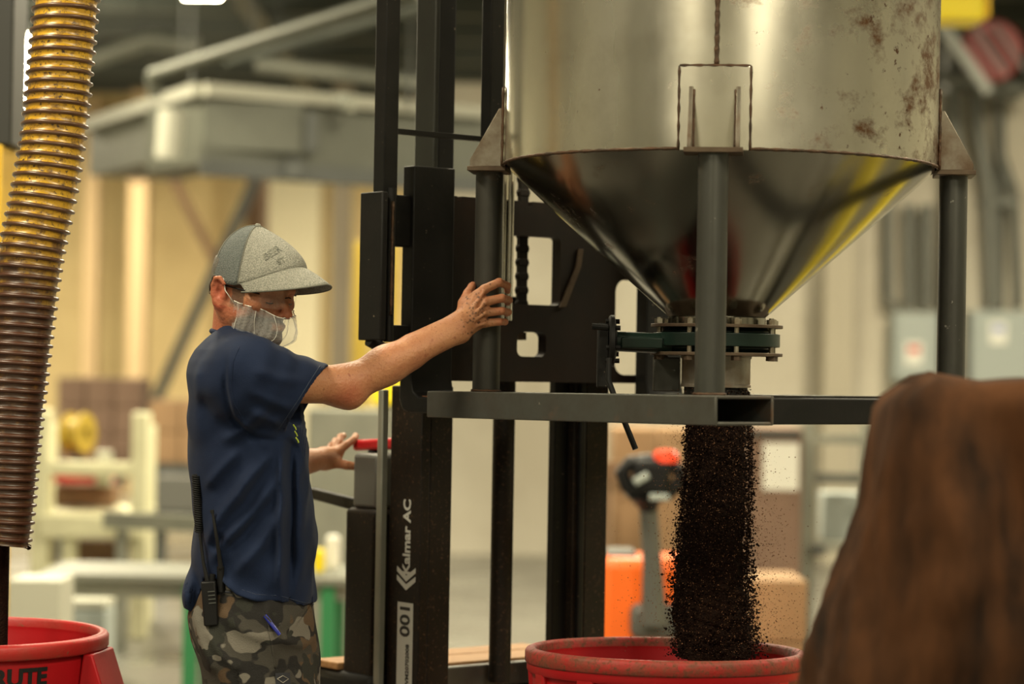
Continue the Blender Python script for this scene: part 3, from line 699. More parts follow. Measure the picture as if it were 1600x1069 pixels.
# inner stage
sp('inner_upright', M['mast_grey'], .070, .084, -.175, -.100, .3, 3.25)
sp('inner_upright', M['black_steel'], .084, .130, -.125, -.100, .3, 3.25)
sp('inner_upright', M['black_steel'], .084, .130, -.175, -.155, .3, 3.25)
sp('inner_upright', M['mast_grey'], .505, .52, -.175, -.100, .3, 3.25)
sp('inner_upright', M['black_steel'], .45, .505, -.125, -.100, .3, 3.25)
for z in (.35, 3.15): sp('mast_tie', M['black_steel'], .07, .52, -.19, -.175, z, z + .08)
# pale guard strip along the mast edge
g0 = P(608, 600, 5.72)
sp('guard_edge', M['galv'], .012, .030, -.222, -.202, .12, ZO - .01)
# lift cylinder, rod, chains
sc_ = S(.332, -.15, 0)
MB().tube([V(sc_.x, sc_.y, .80), V(sc_.x, sc_.y, 1.72)], .0265, 24).build('lift_cylinder', M['mast_steel'], stk)
MB().tube([V(sc_.x, sc_.y, 1.72), V(sc_.x, sc_.y, 3.1)], .014, 16).build('lift_rod', M['chrome'], stk)
for (t_, n_, r_) in ((.247, -.033, .0085), (.229, -.036, .0065)):
    a = S(t_, n_, 0); MB().tube([V(a.x, a.y, zpx(500, 5.6)), V(a.x, a.y, 2.6)], r_, 14).build('guide_rod', M['chrome'], stk)
# leaf chains: each link a part
lk = None
cz = S(.329, -.088, 0)
link_a = None
for ci, (t_, n_, za, zb_) in enumerate(((.329, -.088, zpx(474, 5.65, 815), 2.35), (.278, -.13, zpx(175, 5.7, 778), 3.0))):
    k = 0; z = za
    while z < zb_:
        mb = MB(); c = S(t_, n_, z)
        if link_a is None: link_a = [None, None]
        if link_a[k % 2] is None:
            if k % 2 == 0:
                mb.obox(c, CD, TD, V(0, 0, 1), .0150, .0075, .0085)
                mb.tube([c - CD * .019, c + CD * .019], .0052, 8)
            else:
                mb.obox(c, CD, TD, V(0, 0, 1), .0132, .0062, .0120)
            o = mb.build('chain_link', M['rust'] if False else M['mast_steel'], stk, bevel=.002); link_a[k % 2] = (o, z, t_, n_)
        else:
            src, z_s, ts, ns = link_a[k % 2]; o = src.copy(); COL.objects.link(o); o.parent = stk
            o.location = src.location + (S(t_, n_, z) - S(ts, ns, z_s)); BASE[o] = BASE[stk]
        z += .0165; k += 1
ab = S(.329, -.088, 0)
MB().tube([V(ab.x, ab.y, zpx(526, 5.65)), V(ab.x, ab.y, zpx(474, 5.65))], .0075, 10).build('chain_anchor', M['mast_steel'], stk)
MB().tube([V(ab.x, ab.y, zpx(530, 5.65)), V(ab.x, ab.y, zpx(518, 5.65))], .013, 6).build('anchor_nut', M['rusty_edge'], stk)
# lettering on the outer side of the mast: face normal -CD, up the mast
def mast_text(body, size, ncen, z, m_, bold=0.0, rot=True, name='lettering'):
    me = text_mesh(body, size, .0003, bold)
    X = V(0, 0, 1); Y = -TD * -1.0          # text runs upwards; its top points away from the mast front
    Y = TD * -1.0; Nrm = X.cross(Y)
    if Nrm.dot(CD) > 0: Y = -Y; Nrm = -Nrm
    o = S(.0345, ncen, z)
    mt = Matrix(((X.x, Y.x, Nrm.x, o.x), (X.y, Y.y, Nrm.y, o.y), (X.z, Y.z, Nrm.z, o.z), (0, 0, 0, 1)))
    me.transform(mt); return link_mesh(name, me, m_, um, smooth=None)
DLm = 5.6
zk0, zk1 = zpx(893, DLm, 635), zpx(783, DLm, 635)
mast_text('Kalmar AC', (zk1 - zk0) / 4.25, -.128, (zk0 + zk1) / 2, M['decal_white'], .0012)
# chevron mark
m = MB(); zc = zpx(906, DLm, 635)
for k in range(2):
    zz0 = zc - .022 + k * .020
    a = [(-.036, .022), (0, 0), (.036, .022), (.036, .034), (0, .014), (-.036, .034)]
    poly = [S(.0342, -.128 + x_, zz0 + y_) for x_, y_ in a]
    m.prism(poly[0:2] + [poly[4], poly[5]], -CD * .0004); m.prism([poly[1], poly[2], poly[3], poly[4]], -CD * .0004)
m.build('emblem', M['decal_white'], um, smooth=None)
zl0, zl1 = zpx(1095, DLm, 635), zpx(940, DLm, 635)
pl_ = sbox(MB(), .0343, .0349, -.160, -.100, zl0, zl1).build('number_plate', M['decal_white'], um, smooth=None)
def plate_text(body, size, ncen, z, bold):
    o = mast_text(body, size, ncen, z, M['ink'], bold); 
    o.location = o.location - CD * .0009; return o
plate_text('001', .052, -.128, zpx(967, DLm, 635), .0012)
plate_text('S/N WM20702008', .017, -.118, zpx(1048, DLm, 635), .0004)
# truck body, chassis, controls
sp('truck_body', M['mast_steel'], .02, .20, -.36, -.235, .3, zpx(793, 5.75, 570), bevel=.012)
sp('control_box', M['grey_plastic'], .03, .19, -.345, -.245, zpx(793, 5.75, 570), zpx(708, 5.75, 580), bevel=.01)
sp('chassis', M['black_steel'], .0, .70, -.47, -.215, .1, zpx(1036, 5.9, 600), bevel=.02)
sp('chassis_bar', M['dark_tube'], .05, .66, -.214, -.185, zpx(1068, 5.85, 760), zpx(1034, 5.85, 760), bevel=.004)
for (t_, n_) in ((-.05, -.3), (.68, -.3), (.1, -.55), (.55, -.55)):
    MB().tube([S(t_ - .03, n_, .06), S(t_ + .03, n_, .06)], .06, 18).build('wheel', M['rubber'], stk)
for t_ in (-.06, .70): sp('straddle_leg', M['black_steel'], t_ - .05, t_ + .05, -.2, -.1, .05, .13)
h0, h1 = P(558, 696, 5.84), P(628, 693, 5.72)
tl = MB().bar(h0, h1, .035, .027).build('tiller_grip', M['red'], stk, bevel=.008)
MB().bar(P(487, 770, 6.0), P(562, 790, 5.78), .022, .028).build('tiller_arm', M['black_steel'], stk, bevel=.004)
MB().bar(P(562, 790, 5.78), P(606, 784, 5.74), .022, .028).build('tiller_arm', M['black_steel'], stk, bevel=.004)
MB().bar(P(585, 702, 5.80), P(585, 745, 5.80), .04, .03, up=(1, 0, 0)).build('tiller_neck', M['black_plastic'], stk, bevel=.006)
for px in (578, 598): 
    b0 = P(px, 738, 5.70); MB().tube([b0, b0 + V(0, .02, 0)], .012, 12).build('control_knob', M['black_plastic'], stk)
# wooden board lying on the chassis
bz = zpx(1036, 5.9, 600)
brd = sbox(MB(), .01, .66, -.465, -.365, bz + .0005, bz + .018).build('board', M['wood'], origin=S(.25, -.41, bz), bevel=.003)
tag(brd, 'brown wooden board lying on the rear edge of the stacker chassis', 'board')
brd = sbox(MB(), .215, .66, -.355, -.23, bz + .0005, bz + .018).build('board', M['wood'], origin=S(.4, -.29, bz), bevel=.003)
tag(brd, 'brown wooden board lying on the stacker chassis between the mast uprights', 'board')

# ------------------------------------------------------------------ brown canvas-covered load in the right foreground
sack_o = P(1500, 1069, 3.55)
def sack():
    na, nz_ = 160, 90; vv = []
    ztop_ = P(1480, 597, 3.55).z
    xc = P(1385, 600, 3.55).x + .36; yc = 3.75
    A = np.linspace(0, 2 * np.pi, na, endpoint=False); T = np.linspace(0, 1, nz_)
    Tg, Ag = np.meshgrid(T, A, indexing='ij')
    hw = .335 + .285 * Tg * (1 - .25 * Tg) ; hd = .20 + .12 * Tg          # flares downwards
    ca, sa = np.cos(Ag), np.sin(Ag); e = .42
    sx = np.sign(ca) * np.abs(ca) ** e; sy = np.sign(sa) * np.abs(sa) ** e
    k = 1.0
    x_ = xc + hw * sx; y_ = yc + hd * sy
    zz_ = ztop_ * (1 - Tg); am = np.clip(Tg * 7, .15, 1)
    xs_ = x_ - .10 * (1 - zz_)
    fd = .055 * np.abs(np.sin(xs_ * 11.5 + 1.1 * np.sin(zz_ * 4.2) + .6)) ** 1.3 + .030 * np.sin(xs_ * 25 + 2.2 * np.sin(zz_ * 3.1 + 1) - zz_ * 5) + .012 * fbm(x_ * 12, y_ * 6, zz_ * 5, 5)
    y_ = y_ - (fd - .02) * am * np.clip(-sy, 0, 1)
    fx_ = .022 * np.sin(zz_ * 9 + 1) * np.sin(zz_ * 4) + .010 * fbm(zz_ * 5, y_ * 14, x_ * 3, 9)
    x_ = x_ + fx_ * am * np.sign(ca) * np.abs(sx)
    z_ = ztop_ * (1 - Tg) + .0 
    z_ = z_ + .010 * fbm(x_ * 9, y_ * 9, Tg * 2, 8) * (Tg < .5) * (1 - Tg)
    # rounded shoulder
    sh = np.clip(1 - Tg / .025, 0, 1); x_ = xc + (x_ - xc) * (1 - .10 * sh ** 2); y_ = yc + (y_ - yc) * (1 - .12 * sh ** 2)
    v = np.stack([x_, y_, z_], -1)
    v = v.reshape(-1, 3); I = np.arange(nz_ - 1)[:, None] * na; K = np.arange(na)[None]
    f = np.stack([I + K, I + na + K, I + na + (K + 1) % na, I + (K + 1) % na], -1).reshape(-1, 4)
    # top cap: rings to centre
    top = v[:na]; cs = top.mean(0); rings = []; f2 = []
    base = len(v); prev = np.arange(na)
    extra = []
    for q, s in enumerate((.75, .5, .25, .02)):
        ring = cs + (top - cs) * s; ring[:, 2] = top[:, 2].mean() + .012 * (1 - s) + .004 * np.sin(ring[:, 0] * 25); extra.append(ring)
        cur = base + q * na + np.arange(na)
        f2.append(np.stack([prev, np.roll(prev, -1), np.roll(cur, -1), cur], -1)); prev = cur
    v = np.concatenate([v] + extra); f = np.concatenate([f] + f2)
    return mesh_np('sack', v, f)
o = link_mesh('covered_load', sack(), M['sack'], origin=(P(1500, 800, 3.75).x, 3.75, 0), smooth=180)
tag(o, 'stack under a draped brown canvas cover in the right foreground', 'cover')

# ------------------------------------------------------------------ background helper: box whose front face fills a picture rectangle at depth D
def pbox(mb, x0, y0, x1, y1, D, depth, floor=False):
    xm, ym = (x0 + x1) / 2, (y0 + y1) / 2
    a, b = P(x0, ym, D), P(x1, ym, D); t, bt = P(xm, y0, D), P(xm, y1, D)
    return mb.box((a.x, D, 0.0 if floor else bt.z), (b.x, D + depth, t.z))
def thing(name, m_, x0, y0, x1, y1, D, depth, label, cat, floor=False, group=None, bevel=.01, kind=None):
    o = pbox(MB(), x0, y0, x1, y1, D, depth, floor).build(name, m_, smooth=None, bevel=bevel); return tag(o, label, cat, group, kind)

# column at the left edge: dark with yellow lower part
c0 = P(-60, 300, 7.0); c1 = P(41, 100, 7.0); zy = P(20, 226, 7.0).z
col = root('steel_column', ((c0.x + c1.x) / 2, 7.1, 0), 'steel column dark grey above and yellow below at the left edge', 'column')
MB().box((c0.x, 7.0, zy), (P(41, 100, 7.2).x, 7.2, ZC - .5)).build('upper_section', mat('column_grey', (0.034, 0.035, 0.031), .5), col, bevel=.006)
MB().box((c0.x - .01, 6.985, 0), (P(27, 300, 7.215).x, 7.215, zy)).build('lower_section', M['yellow'], col, bevel=.008)

M['col_mid'] = mat('col_mid', (.26, .22, .16), .7)
# back wall columns, pipes
for (x0, x1, D, m_, lab) in ((200, 228, 28, 'tan', 'brown steel column before the cream wall left of the worker'), (517, 547, 26, 'col_mid', 'grey brown column just left of the yellow post'),
                         (130, 152, 29, 'tan', 'narrow tan column beside the ribbed hose')):
    a, b = P(x0, 400, D), P(x1, 400, D)
    w_ = b.x - a.x; m = MB().box((a.x, D, 0), (b.x, D + .03, ZC - .5)).box((a.x, D + .24, 0), (b.x, D + .27, ZC - .5)).box(((a.x + b.x) / 2 - .012, D + .03, 0), ((a.x + b.x) / 2 + .012, D + .24, ZC - .5))
    o = m.build('steel_column', M[m_], smooth=None); tag(o, lab, 'column', 'far steel columns')
a, b = P(240, 400, 30.5), P(262, 400, 30.5)
M['cream_light'] = mat('cream_light', (.86, .78, .55), .8)
# cream wall panels: raised pilasters on the back wall
for (x0, x1, lab) in ((150, 200, 'pale cream pilaster on the back wall beside the brown column'), (350, 392, 'cream pilaster on the back wall above the worker cap'), (412, 500, 'wide pale pilaster on the back wall right of the worker cap')):
    a, b = P(x0, 400, 30.8), P(x1, 400, 30.8)
    o = MB().box((a.x, 30.8, 0), (b.x, 30.998, ZC - .51)).build('pilaster', M['cream_light'] if x0 > 400 else M['cream_wall'], smooth=None); tag(o, lab, 'pilaster', None, 'structure')

# large sheet metal duct crossing above the worker
DD = 16.0
du = root('air_duct', P(420, 262, DD), 'large grey sheet-metal air duct with pale top flange', 'duct')
k0 = P(318, 190, DD)
e_r = P(760, 200, DD + 1.2); e_l = P(140, 205, DD + 2.6)
zt_, zb2 = P(330, 133, DD).z, P(330, 255, DD).z
def vwall(mb, a, b, z0, z1, th):
    a, b = V(a.x, a.y, 0), V(b.x, b.y, 0); d = (b - a).normalized(); nrm = V(-d.y, d.x, 0)
    return mb.hexa([V(*(a.xy), z0), V(*(b.xy), z0), V(*((b + nrm * th).xy), z0), V(*((a + nrm * th).xy), z0), V(*(a.xy), z1), V(*(b.xy), z1), V(*((b + nrm * th).xy), z1), V(*((a + nrm * th).xy), z1)])
zt_ = P(330, 150, DD).z
vwall(MB(), k0, e_r, zb2, zt_, .9).build('duct_face', M['duct'], du, smooth=None)
vwall(MB(), e_l, k0, zb2 + .10, zt_, .7).build('duct_face', M['duct'], du, smooth=None)
fl = V(0, -.05, 0)
MB().bar(V(k0.x, k0.y - .04, zt_ + .035), V(e_r.x, e_r.y - .04, zt_ + .035), .14, .085).build('top_flange', M['trimlight'], du, smooth=None)
MB().bar(V(e_l.x, e_l.y - .04, zt_ + .035), V(k0.x, k0.y - .04, zt_ + .035), .14, .085).build('top_flange', M['trimlight'], du, smooth=None)
MB().bar(V(k0.x, k0.y - .03, zb2 - .03), V(e_r.x, e_r.y - .03, zb2 - .03), .10, .11).build('bottom_flange', M['darkgrey'], du, smooth=None)
MB().tube([P(268, 172, DD - .3), P(262, 248, DD - .3)], .085, 16).build('duct_sleeve', M['trimlight'], du)
pbox(MB(), 478, 175, 494, 235, DD + .25, .1).build('duct_strap', M['darkgrey'], du, smooth=None)
pbox(MB(), 445, 250, 472, 278, DD + .2, .1).build('duct_bracket', M['darkgrey'], du, smooth=None)
MB().tube([P(535, 158, DD + .3), P(550, 160, DD + .2)], .06, 12).build('duct_cap', M['galv'], du)
for px in (300, 640): 
    a = P(px, 150, DD + .6); MB().tube([V(a.x, a.y, zt_), V(a.x, a.y, ZC)], .012, 8).build('hanger', M['darkgrey'], du)
# overhead pipes and struts
def pipe(name, a, b, r, m_, lab, cat='pipe', grp='overhead pipes'):
    A_, B2 = P(*a), P(*b); rt_ = root(name, (A_ + B2) / 2, lab, cat, grp)
    MB().tube([A_, B2], r, 12).build('run', m_, rt_)
    for t in (.12, .88):
        c = A_.lerp(B2, t)
        if c.z + r < ZC - .02: MB().tube([c + V(0, 0, r * .9), V(c.x, c.y, ZC)], .008, 6).build('hanger', M['darkgrey'], rt_)
pipe('overhead_pipe', (238, 118, 15), (655, -15, 13.5), .045, M['duct'], 'grey pipe rising to the right under the dark ceiling')
dp_ = MB().tube([P(238, 118, 15), P(243, 150, 15.05)], .045, 12).build('drop', M['duct'], bpy.data.objects['overhead_pipe'])
pipe('overhead_pipe', (355, 98, 17), (700, 0, 16), .04, M['joist'], 'second grey pipe behind the rising overhead pipe')
pipe('overhead_pipe', (140, 95, 19), (232, 62, 19), .07, M['galv'], 'pale short pipe leading up to the left of the duct')
MB().tube([P(232, 62, 19), P(310, 72, 19)], .07, 12).build('elbow', M['galv'], bpy.data.objects['overhead_pipe.002'])
pipe('overhead_pipe', (400, 100, 18), (700, 135, 18), .06, M['galv'], 'pale horizontal pipe just above the air duct')
# welded support frame with diagonal braces
sf = root('support_frame', (P(154, 824, 23).x, 23, 0), 'brown and dark steel support frame with crossing braces behind the worker', 'frame')
MB().bar(P(262, 262, 24), P(352, 440, 24), .085, .085).build('brace', M['brown'], sf, smooth=None)
MB().bar(P(402, 276, 23.4), P(154, 824, 23.4), .10, .10).build('brace', M['darkgrey'], sf, smooth=None)
MB().bar(P(205, 277, 24), P(410, 250, 24), .09, .09).build('strut', M['brown'], sf, smooth=None)
pbox(MB(), 384, 256, 410, 365, 23.5, .6).build('post', M['brown'], sf, smooth=None)
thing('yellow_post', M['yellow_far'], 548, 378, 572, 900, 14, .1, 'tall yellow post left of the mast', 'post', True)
thing('yellow_guard', M['yellow_bright'], 580, 555, 625, 632, 13, .2, 'yellow guard panel showing below the right elbow', 'guard')
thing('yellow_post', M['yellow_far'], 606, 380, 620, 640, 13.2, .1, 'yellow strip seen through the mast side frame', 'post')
o = pbox(MB(), 590, 632, 615, 960, 13.1, .1, True).build('guard_stand', M['darkgrey'], smooth=None); tag(o, 'dark stand carrying the yellow guard panel', 'stand')

# ---- left: pallet loads, cream machine, tables
def carton_stack(x0, y0, x1, y1, D, nx, nz_, m_, lab, cat='carton'):
    a, b = P(x0, (y0 + y1) / 2, D), P(x1, (y0 + y1) / 2, D); zt = P((x0 + x1) / 2, y0, D).z; zb = P((x0 + x1) / 2, y1, D).z
    wx = (b.x - a.x) / nx; hz_ = (zt - zb) / nz_; src = None; k = 0
    for j in range(nz_):
        for i in range(nx):
            ox, oz = a.x + i * wx, zb + j * hz_
            if src is None:
                src = MB().box((ox + .004, D, oz), (ox + wx - .004, D + .5, oz + hz_ - .004)).build('carton', m_, origin=(ox + wx / 2, D + .25, oz), bevel=.012); o = src
            else:
                o = src.copy(); COL.objects.link(o); o.location = (ox + wx / 2, D + .25, oz)
            row = ['bottom', 'second', 'third', 'fourth', 'fifth'][j] if j < nz_ - 1 else 'top'
            cl = (['left', 'right'] if nx == 2 else ['left', 'middle', 'right'])[i] if nx > 1 else ''
            tag(o, f'{lab}, {row} row {cl}'.strip(), cat, lab)
    return a, b, zb
def pallet(a, b, zb, D, lab):
    r = root('pallet', ((a.x + b.x) / 2, D + .25, zb - .14), lab, 'pallet')
    for k in range(5):
        w_ = .5 / 5; MB().box((a.x, D + k * w_ + .005, zb - .025), (b.x, D + (k + 1) * w_ - .005, zb - .001)).build('deck_board', M['wood'], r, smooth=None)
    for k in range(3):
        x = a.x + (b.x - a.x - .09) * k / 2; MB().box((x, D, zb - .14), (x + .09, D + .5, zb - .025)).build('bearer', M['wood'], r, smooth=None)
def table(x0, x1, y, D, lab, m_, legs_m, depth=.6, thick=.05, frac=(0.06, .94), shelf=None):
    a, b = P(x0, y, D), P(x1, y, D)
    r = root('work_table', ((a.x + b.x) / 2, D + depth / 2, 0), lab, 'table')
    MB().box((a.x, D, a.z - thick), (b.x, D + depth, a.z)).build('table_top', m_, r, smooth=None)
    for f_ in frac:
        for yy in (D + .05, D + depth - .05):
            x = a.x + (b.x - a.x) * f_; MB().box((x - .03, yy - .03, 0), (x + .03, yy + .03, a.z - thick)).build('leg', legs_m, r, smooth=None)
    if shelf: MB().box((a.x + .05, D + .03, shelf), (b.x - .05, D + depth - .03, shelf + .03)).build('shelf', m_, r, smooth=None)
    return a
# load of brown cartons far left on a rack table
a, b, zb = carton_stack(88, 590, 222, 725, 19, 3, 3, M['cardboard_grey'], 'grey brown carton stacked behind the cream machine')
tb = root('rack', ((a.x + b.x) / 2, 19.25, 0), 'dark low rack carrying the grey brown cartons', 'rack')
MB().box((a.x - .05, 18.95, zb - .08), (b.x + .05, 19.55, zb - .001)).build('deck', M['darkgrey'], tb, smooth=None)
for xx in (a.x, b.x - .06):
    for yy in (19.0, 19.45): MB().box((xx, yy, 0), (xx + .06, yy + .06, zb - .08)).build('post', M['darkgrey'], tb, smooth=None)
a, b, zb = carton_stack(232, 625, 330, 725, 18, 2, 2, M['cardboard'], 'light brown carton stacked just behind the worker back')
tb = root('rack', ((a.x + b.x) / 2, 18.25, 0), 'dark low rack carrying the light brown cartons', 'rack')
MB().box((a.x - .05, 17.95, zb - .12), (b.x + .05, 18.55, zb - .001)).build('deck', M['darkgrey'], tb, smooth=None)
for xx in (a.x, b.x - .06):
    for yy in (18.0, 18.45): MB().box((xx, yy, 0), (xx + .06, yy + .06, zb - .12)).build('post', M['darkgrey'], tb, smooth=None)
thing('tote', M['panel_grey'], 238, 745, 330, 800, 16.5, .5, 'dark grey tote low behind the worker', 'tote')
for o in [bpy.data.objects['tote']]: o.data.materials[0] = M['grey_plastic']
tt0 = bpy.data.objects['tote']
sx = P(238, 800, 16.5); ex = P(330, 800, 16.5)
st_ = root('tote_stand', ((sx.x + ex.x) / 2, 16.75, 0), 'low stand under the dark grey tote', 'stand')
MB().box((sx.x, 16.5, sx.z - .06), (ex.x, 17.0, sx.z - .001)).build('top', M['darkgrey'], st_, smooth=None)
for xx in (sx.x + .02, ex.x - .08): MB().box((xx, 16.6, 0), (xx + .06, 16.66, sx.z - .06)).build('leg', M['darkgrey'], st_, smooth=None)
# cream painted machine: posts, rails
DM = 13.5
x_l, x_r = P(60, 800, DM), P(218, 800, DM)
mc = root('packing_machine', ((x_l.x + x_r.x) / 2, DM + .3, 0), 'cream painted steel machine frame between hose and worker', 'machine')
for (x0, x1, y0) in ((48, 76, 640), (204, 231, 645)):
    pbox(MB(), x0, y0, x1, 900, DM, .12, True).build('post', M['cream_paint'], mc, bevel=.01)
    pbox(MB(), x0 + 8, y0 + 20, x1 + 8, 900, DM + .8, .12, True).build('post', M['cream_paint'], mc, bevel=.01)
for (y0, y1, dd) in ((722, 744, 0.005), (805, 842, -.02), (885, 900, .005)):
    pbox(MB(), 60, y0, 222, y1, DM + dd, .1).build('rail', M['cream_paint'], mc, bevel=.01)
pbox(MB(), 72, 800, 215, 808, DM + .1, .75).build('bed', M['cream_paint'], mc, bevel=.01)
pbox(MB(), 96, 842, 118, 900, DM + .02, .1, True).build('foot_post', M['cream_paint'], mc, bevel=.01)
pbox(MB(), 105, 845, 200, 890, DM + .7, .3).build('motor_box', M['brown'], mc, bevel=.01)
pbox(MB(), 84, 735, 172, 755, DM + .25, .2).build('guide_bar', M['red'], mc, bevel=.01)
pbox(MB(), 150, 705, 172, 760, DM + .18, .1).build('guide_bracket', M['white_paint'], mc, bevel=.01)
pbox(MB(), 85, 758, 180, 792, DM + .4, .2).build('gear_case', M['brown'], mc, bevel=.02)
cs = P(121, 677, DM + .3)
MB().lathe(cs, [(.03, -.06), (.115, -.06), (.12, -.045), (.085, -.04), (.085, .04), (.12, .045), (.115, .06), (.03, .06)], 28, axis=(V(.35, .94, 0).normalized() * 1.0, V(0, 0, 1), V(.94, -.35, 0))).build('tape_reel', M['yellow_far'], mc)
MB().bar(P(121, 677, DM + .34), P(121, 725, DM + .34), .03, .03, up=(1, 0, 0)).build('reel_arm', M['darkgrey'], mc)
# grey conveyor rail and steel table
cv = root('roller_conveyor', (P(250, 820, 12.6).x, 12.8, 0), 'pale steel conveyor rail running behind the worker', 'conveyor')
MB().bar(P(165, 812, 12.8), P(470, 826, 12.4), .06, .085).build('side_rail', M['galv'], cv, smooth=None)
MB().bar(P(165, 812, 13.3), P(470, 826, 13.0), .06, .085).build('side_rail', M['galv'], cv, smooth=None)
for k in range(14):
    f_ = (k + .5) / 14; a = P(165 + 305 * f_, 812 + 14 * f_, 12.83 - .4 * f_); b = P(165 + 305 * f_, 812 + 14 * f_, 13.27 - .32 * f_); MB().tube([a, b], .025, 10).build('roller', M['galv'], cv)
for px in (190, 450):
    a = P(px, 820, 12.85); MB().box((a.x - .03, a.y, 0), (a.x + .03, a.y + .06, a.z - .03)).build('leg', M['galv'], cv, smooth=None)
DTb = 10.5
M['table_steel'] = mat('table_steel', (.21, .215, .18), .5, .2)
a = table(60, 560, 896, DTb, 'long steel topped table with green legs behind the worker', M['table_steel'], M['green'], .7, .03, (.475, .905))
pbox(MB(), 75, 905, 545, 935, DTb + .06, .03).build('apron', M['galv'], bpy.data.objects['work_table'], smooth=None)
thing('white_box', M['white_paint'], 12, 906, 96, 1000, 10.0, .3, 'white box standing behind the left red bin', 'box', True)
thing('white_carton', M['white_paint'], 103, 938, 166, 952, 11.6, .3, 'flat white carton beyond the left red bin', 'carton')
wc = bpy.data.objects['white_carton']; q0, q1 = P(103, 952, 11.6), P(166, 952, 11.6)
o = MB().box((q0.x, 11.6, 0), (q1.x, 11.9, q0.z - .003)).build('crate', M['panel_grey'], smooth=None, bevel=.01); tag(o, 'grey green crate under the flat white carton', 'crate')
# yellow and white bits seen between worker and truck
thing('spray_bottle', M['yellow_bright'], 489, 842, 507, 880, 10.62, .05, 'small yellow bottle on the steel table right of the worker', 'bottle', False, bevel=.015)
bpy.data.objects['spray_bottle'].location.z = P(300, 896, DTb).z
thing('white_can', M['paper'], 508, 838, 530, 893, 10.75, .08, 'white canister beside the small yellow bottle', 'canister', False, bevel=.02)
bpy.data.objects['white_can'].location.z = P(300, 896, DTb).z
thing('machine_cabinet', M['galv'], 480, 640, 604, 760, 12.6, .5, 'grey machine cabinet behind the left hand', 'cabinet', True)

# ---- centre and right
pt = root('pallet_truck', (P(1010, 900, 9.0).x, 9.2, 0), 'orange electric pallet truck with upright tiller beyond the red bin', 'pallet truck')
m = MB(); pbox(m, 936, 872, 1080, 975, 9.0, .35, True).build('body', M['orange'], pt, bevel=.04, bevel_seg=3)
pbox(MB(), 948, 862, 995, 874, 9.05, .25).build('cover', M['grey_plastic'], pt, bevel=.01)
pbox(MB(), 985, 945, 1075, 1000, 8.94, .1).build('bumper', M['grey_plastic'], pt, bevel=.03)
MB().tube([P(1022, 975, 8.9), P(1019, 880, 8.88), P(1013, 790, 8.85)], [.05, .036, .034], 16).build('tiller_column', M['grey_plastic'], pt)
MB().tube([P(1013, 795, 8.85), P(1012, 782, 8.84), P(1008, 765, 8.82)], [.034, .05, .075], 16).build('tiller_neck', M['black_plastic'], pt)
loop = [P(1005 + dx, 745 + dy, 8.8) for dx, dy in ((-5, 28), (-26, 14), (-33, -6), (-22, -20), (5, -24), (38, -20), (58, -8), (56, 10), (38, 26), (10, 32), (-5, 28))]
MB().tube(loop, .028, 12).build('tiller_loop', M['black_plastic'], pt)
MB().obox(P(1018, 745, 8.8), V(1, 0, 0), V(0, 1, 0), V(0, 0, 1), .07, .05, .065).build('tiller_head', M['black_plastic'], pt, bevel=.025, bevel_seg=3)
MB().obox(P(1002, 748, 8.745), V(.85, 0, .5).normalized(), V(0, 1, 0), V(-.5, 0, .85).normalized(), .03, .012, .014).build('tiller_button', M['panel_grey'], pt, bevel=.006)
MB().obox(P(1030, 777, 8.745), V(1, 0, 0), V(0, 1, 0), V(0, 0, 1), .036, .012, .012).build('tiller_badge', M['panel_grey'], pt, bevel=.004)
hd = P(1040, 714, 8.8)
MB().lathe(hd, [(.001, .028), (.03, .026), (.046, .012), (.05, -.02), (.001, -.026)], 20).build('emergency_button', M['orange_red'], pt)
for s in (-.12, .12): MB().tube([V(P(1010, 900, 9).x + s - .03, 9.2, .05), V(P(1010, 900, 9).x + s + .03, 9.2, .05)], .05, 14).build('wheel', M['rubber'], pt)
for s in (-.14, .14): MB().box((P(1010, 900, 9).x + s - .07, 9.35, .05), (P(1010, 900, 9).x + s + .07, 10.2, .1)).build('fork', M['orange'], pt, smooth=None)
# tan cartons behind pallet truck
carton_stack(955, 668, 1095, 870, 13.0, 2, 2, M['cardboard'], 'tan carton stacked behind the pallet truck')
q0, q1 = P(950, 870, 13), P(1100, 870, 13)
sh = root('shelf_bench', ((q0.x + q1.x) / 2, 13.25, 0), 'low dark bench under the tan cartons', 'bench')
MB().box((q0.x, 12.97, q0.z - .05), (q1.x, 13.55, q0.z - .006)).build('top', M['darkgrey'], sh, smooth=None)
for xx in (q0.x + .02, q1.x - .08):
    for yy in (13.0, 13.45): MB().box((xx, yy, 0), (xx + .06, yy + .06, q0.z - .05)).build('leg', M['darkgrey'], sh, smooth=None)
sb_ = root('barrier', (P(948, 735, 12.9).x, 12.93, 0), 'dark horizontal barrier bar behind the tiller of the pallet truck', 'barrier')
pbox(MB(), 940, 722, 1010, 748, 12.8, .08).build('bar', M['brown'], sb_, smooth=None)
pbox(MB(), 938, 722, 952, 900, 12.82, .06, True).build('post', M['brown'], sb_, smooth=None)
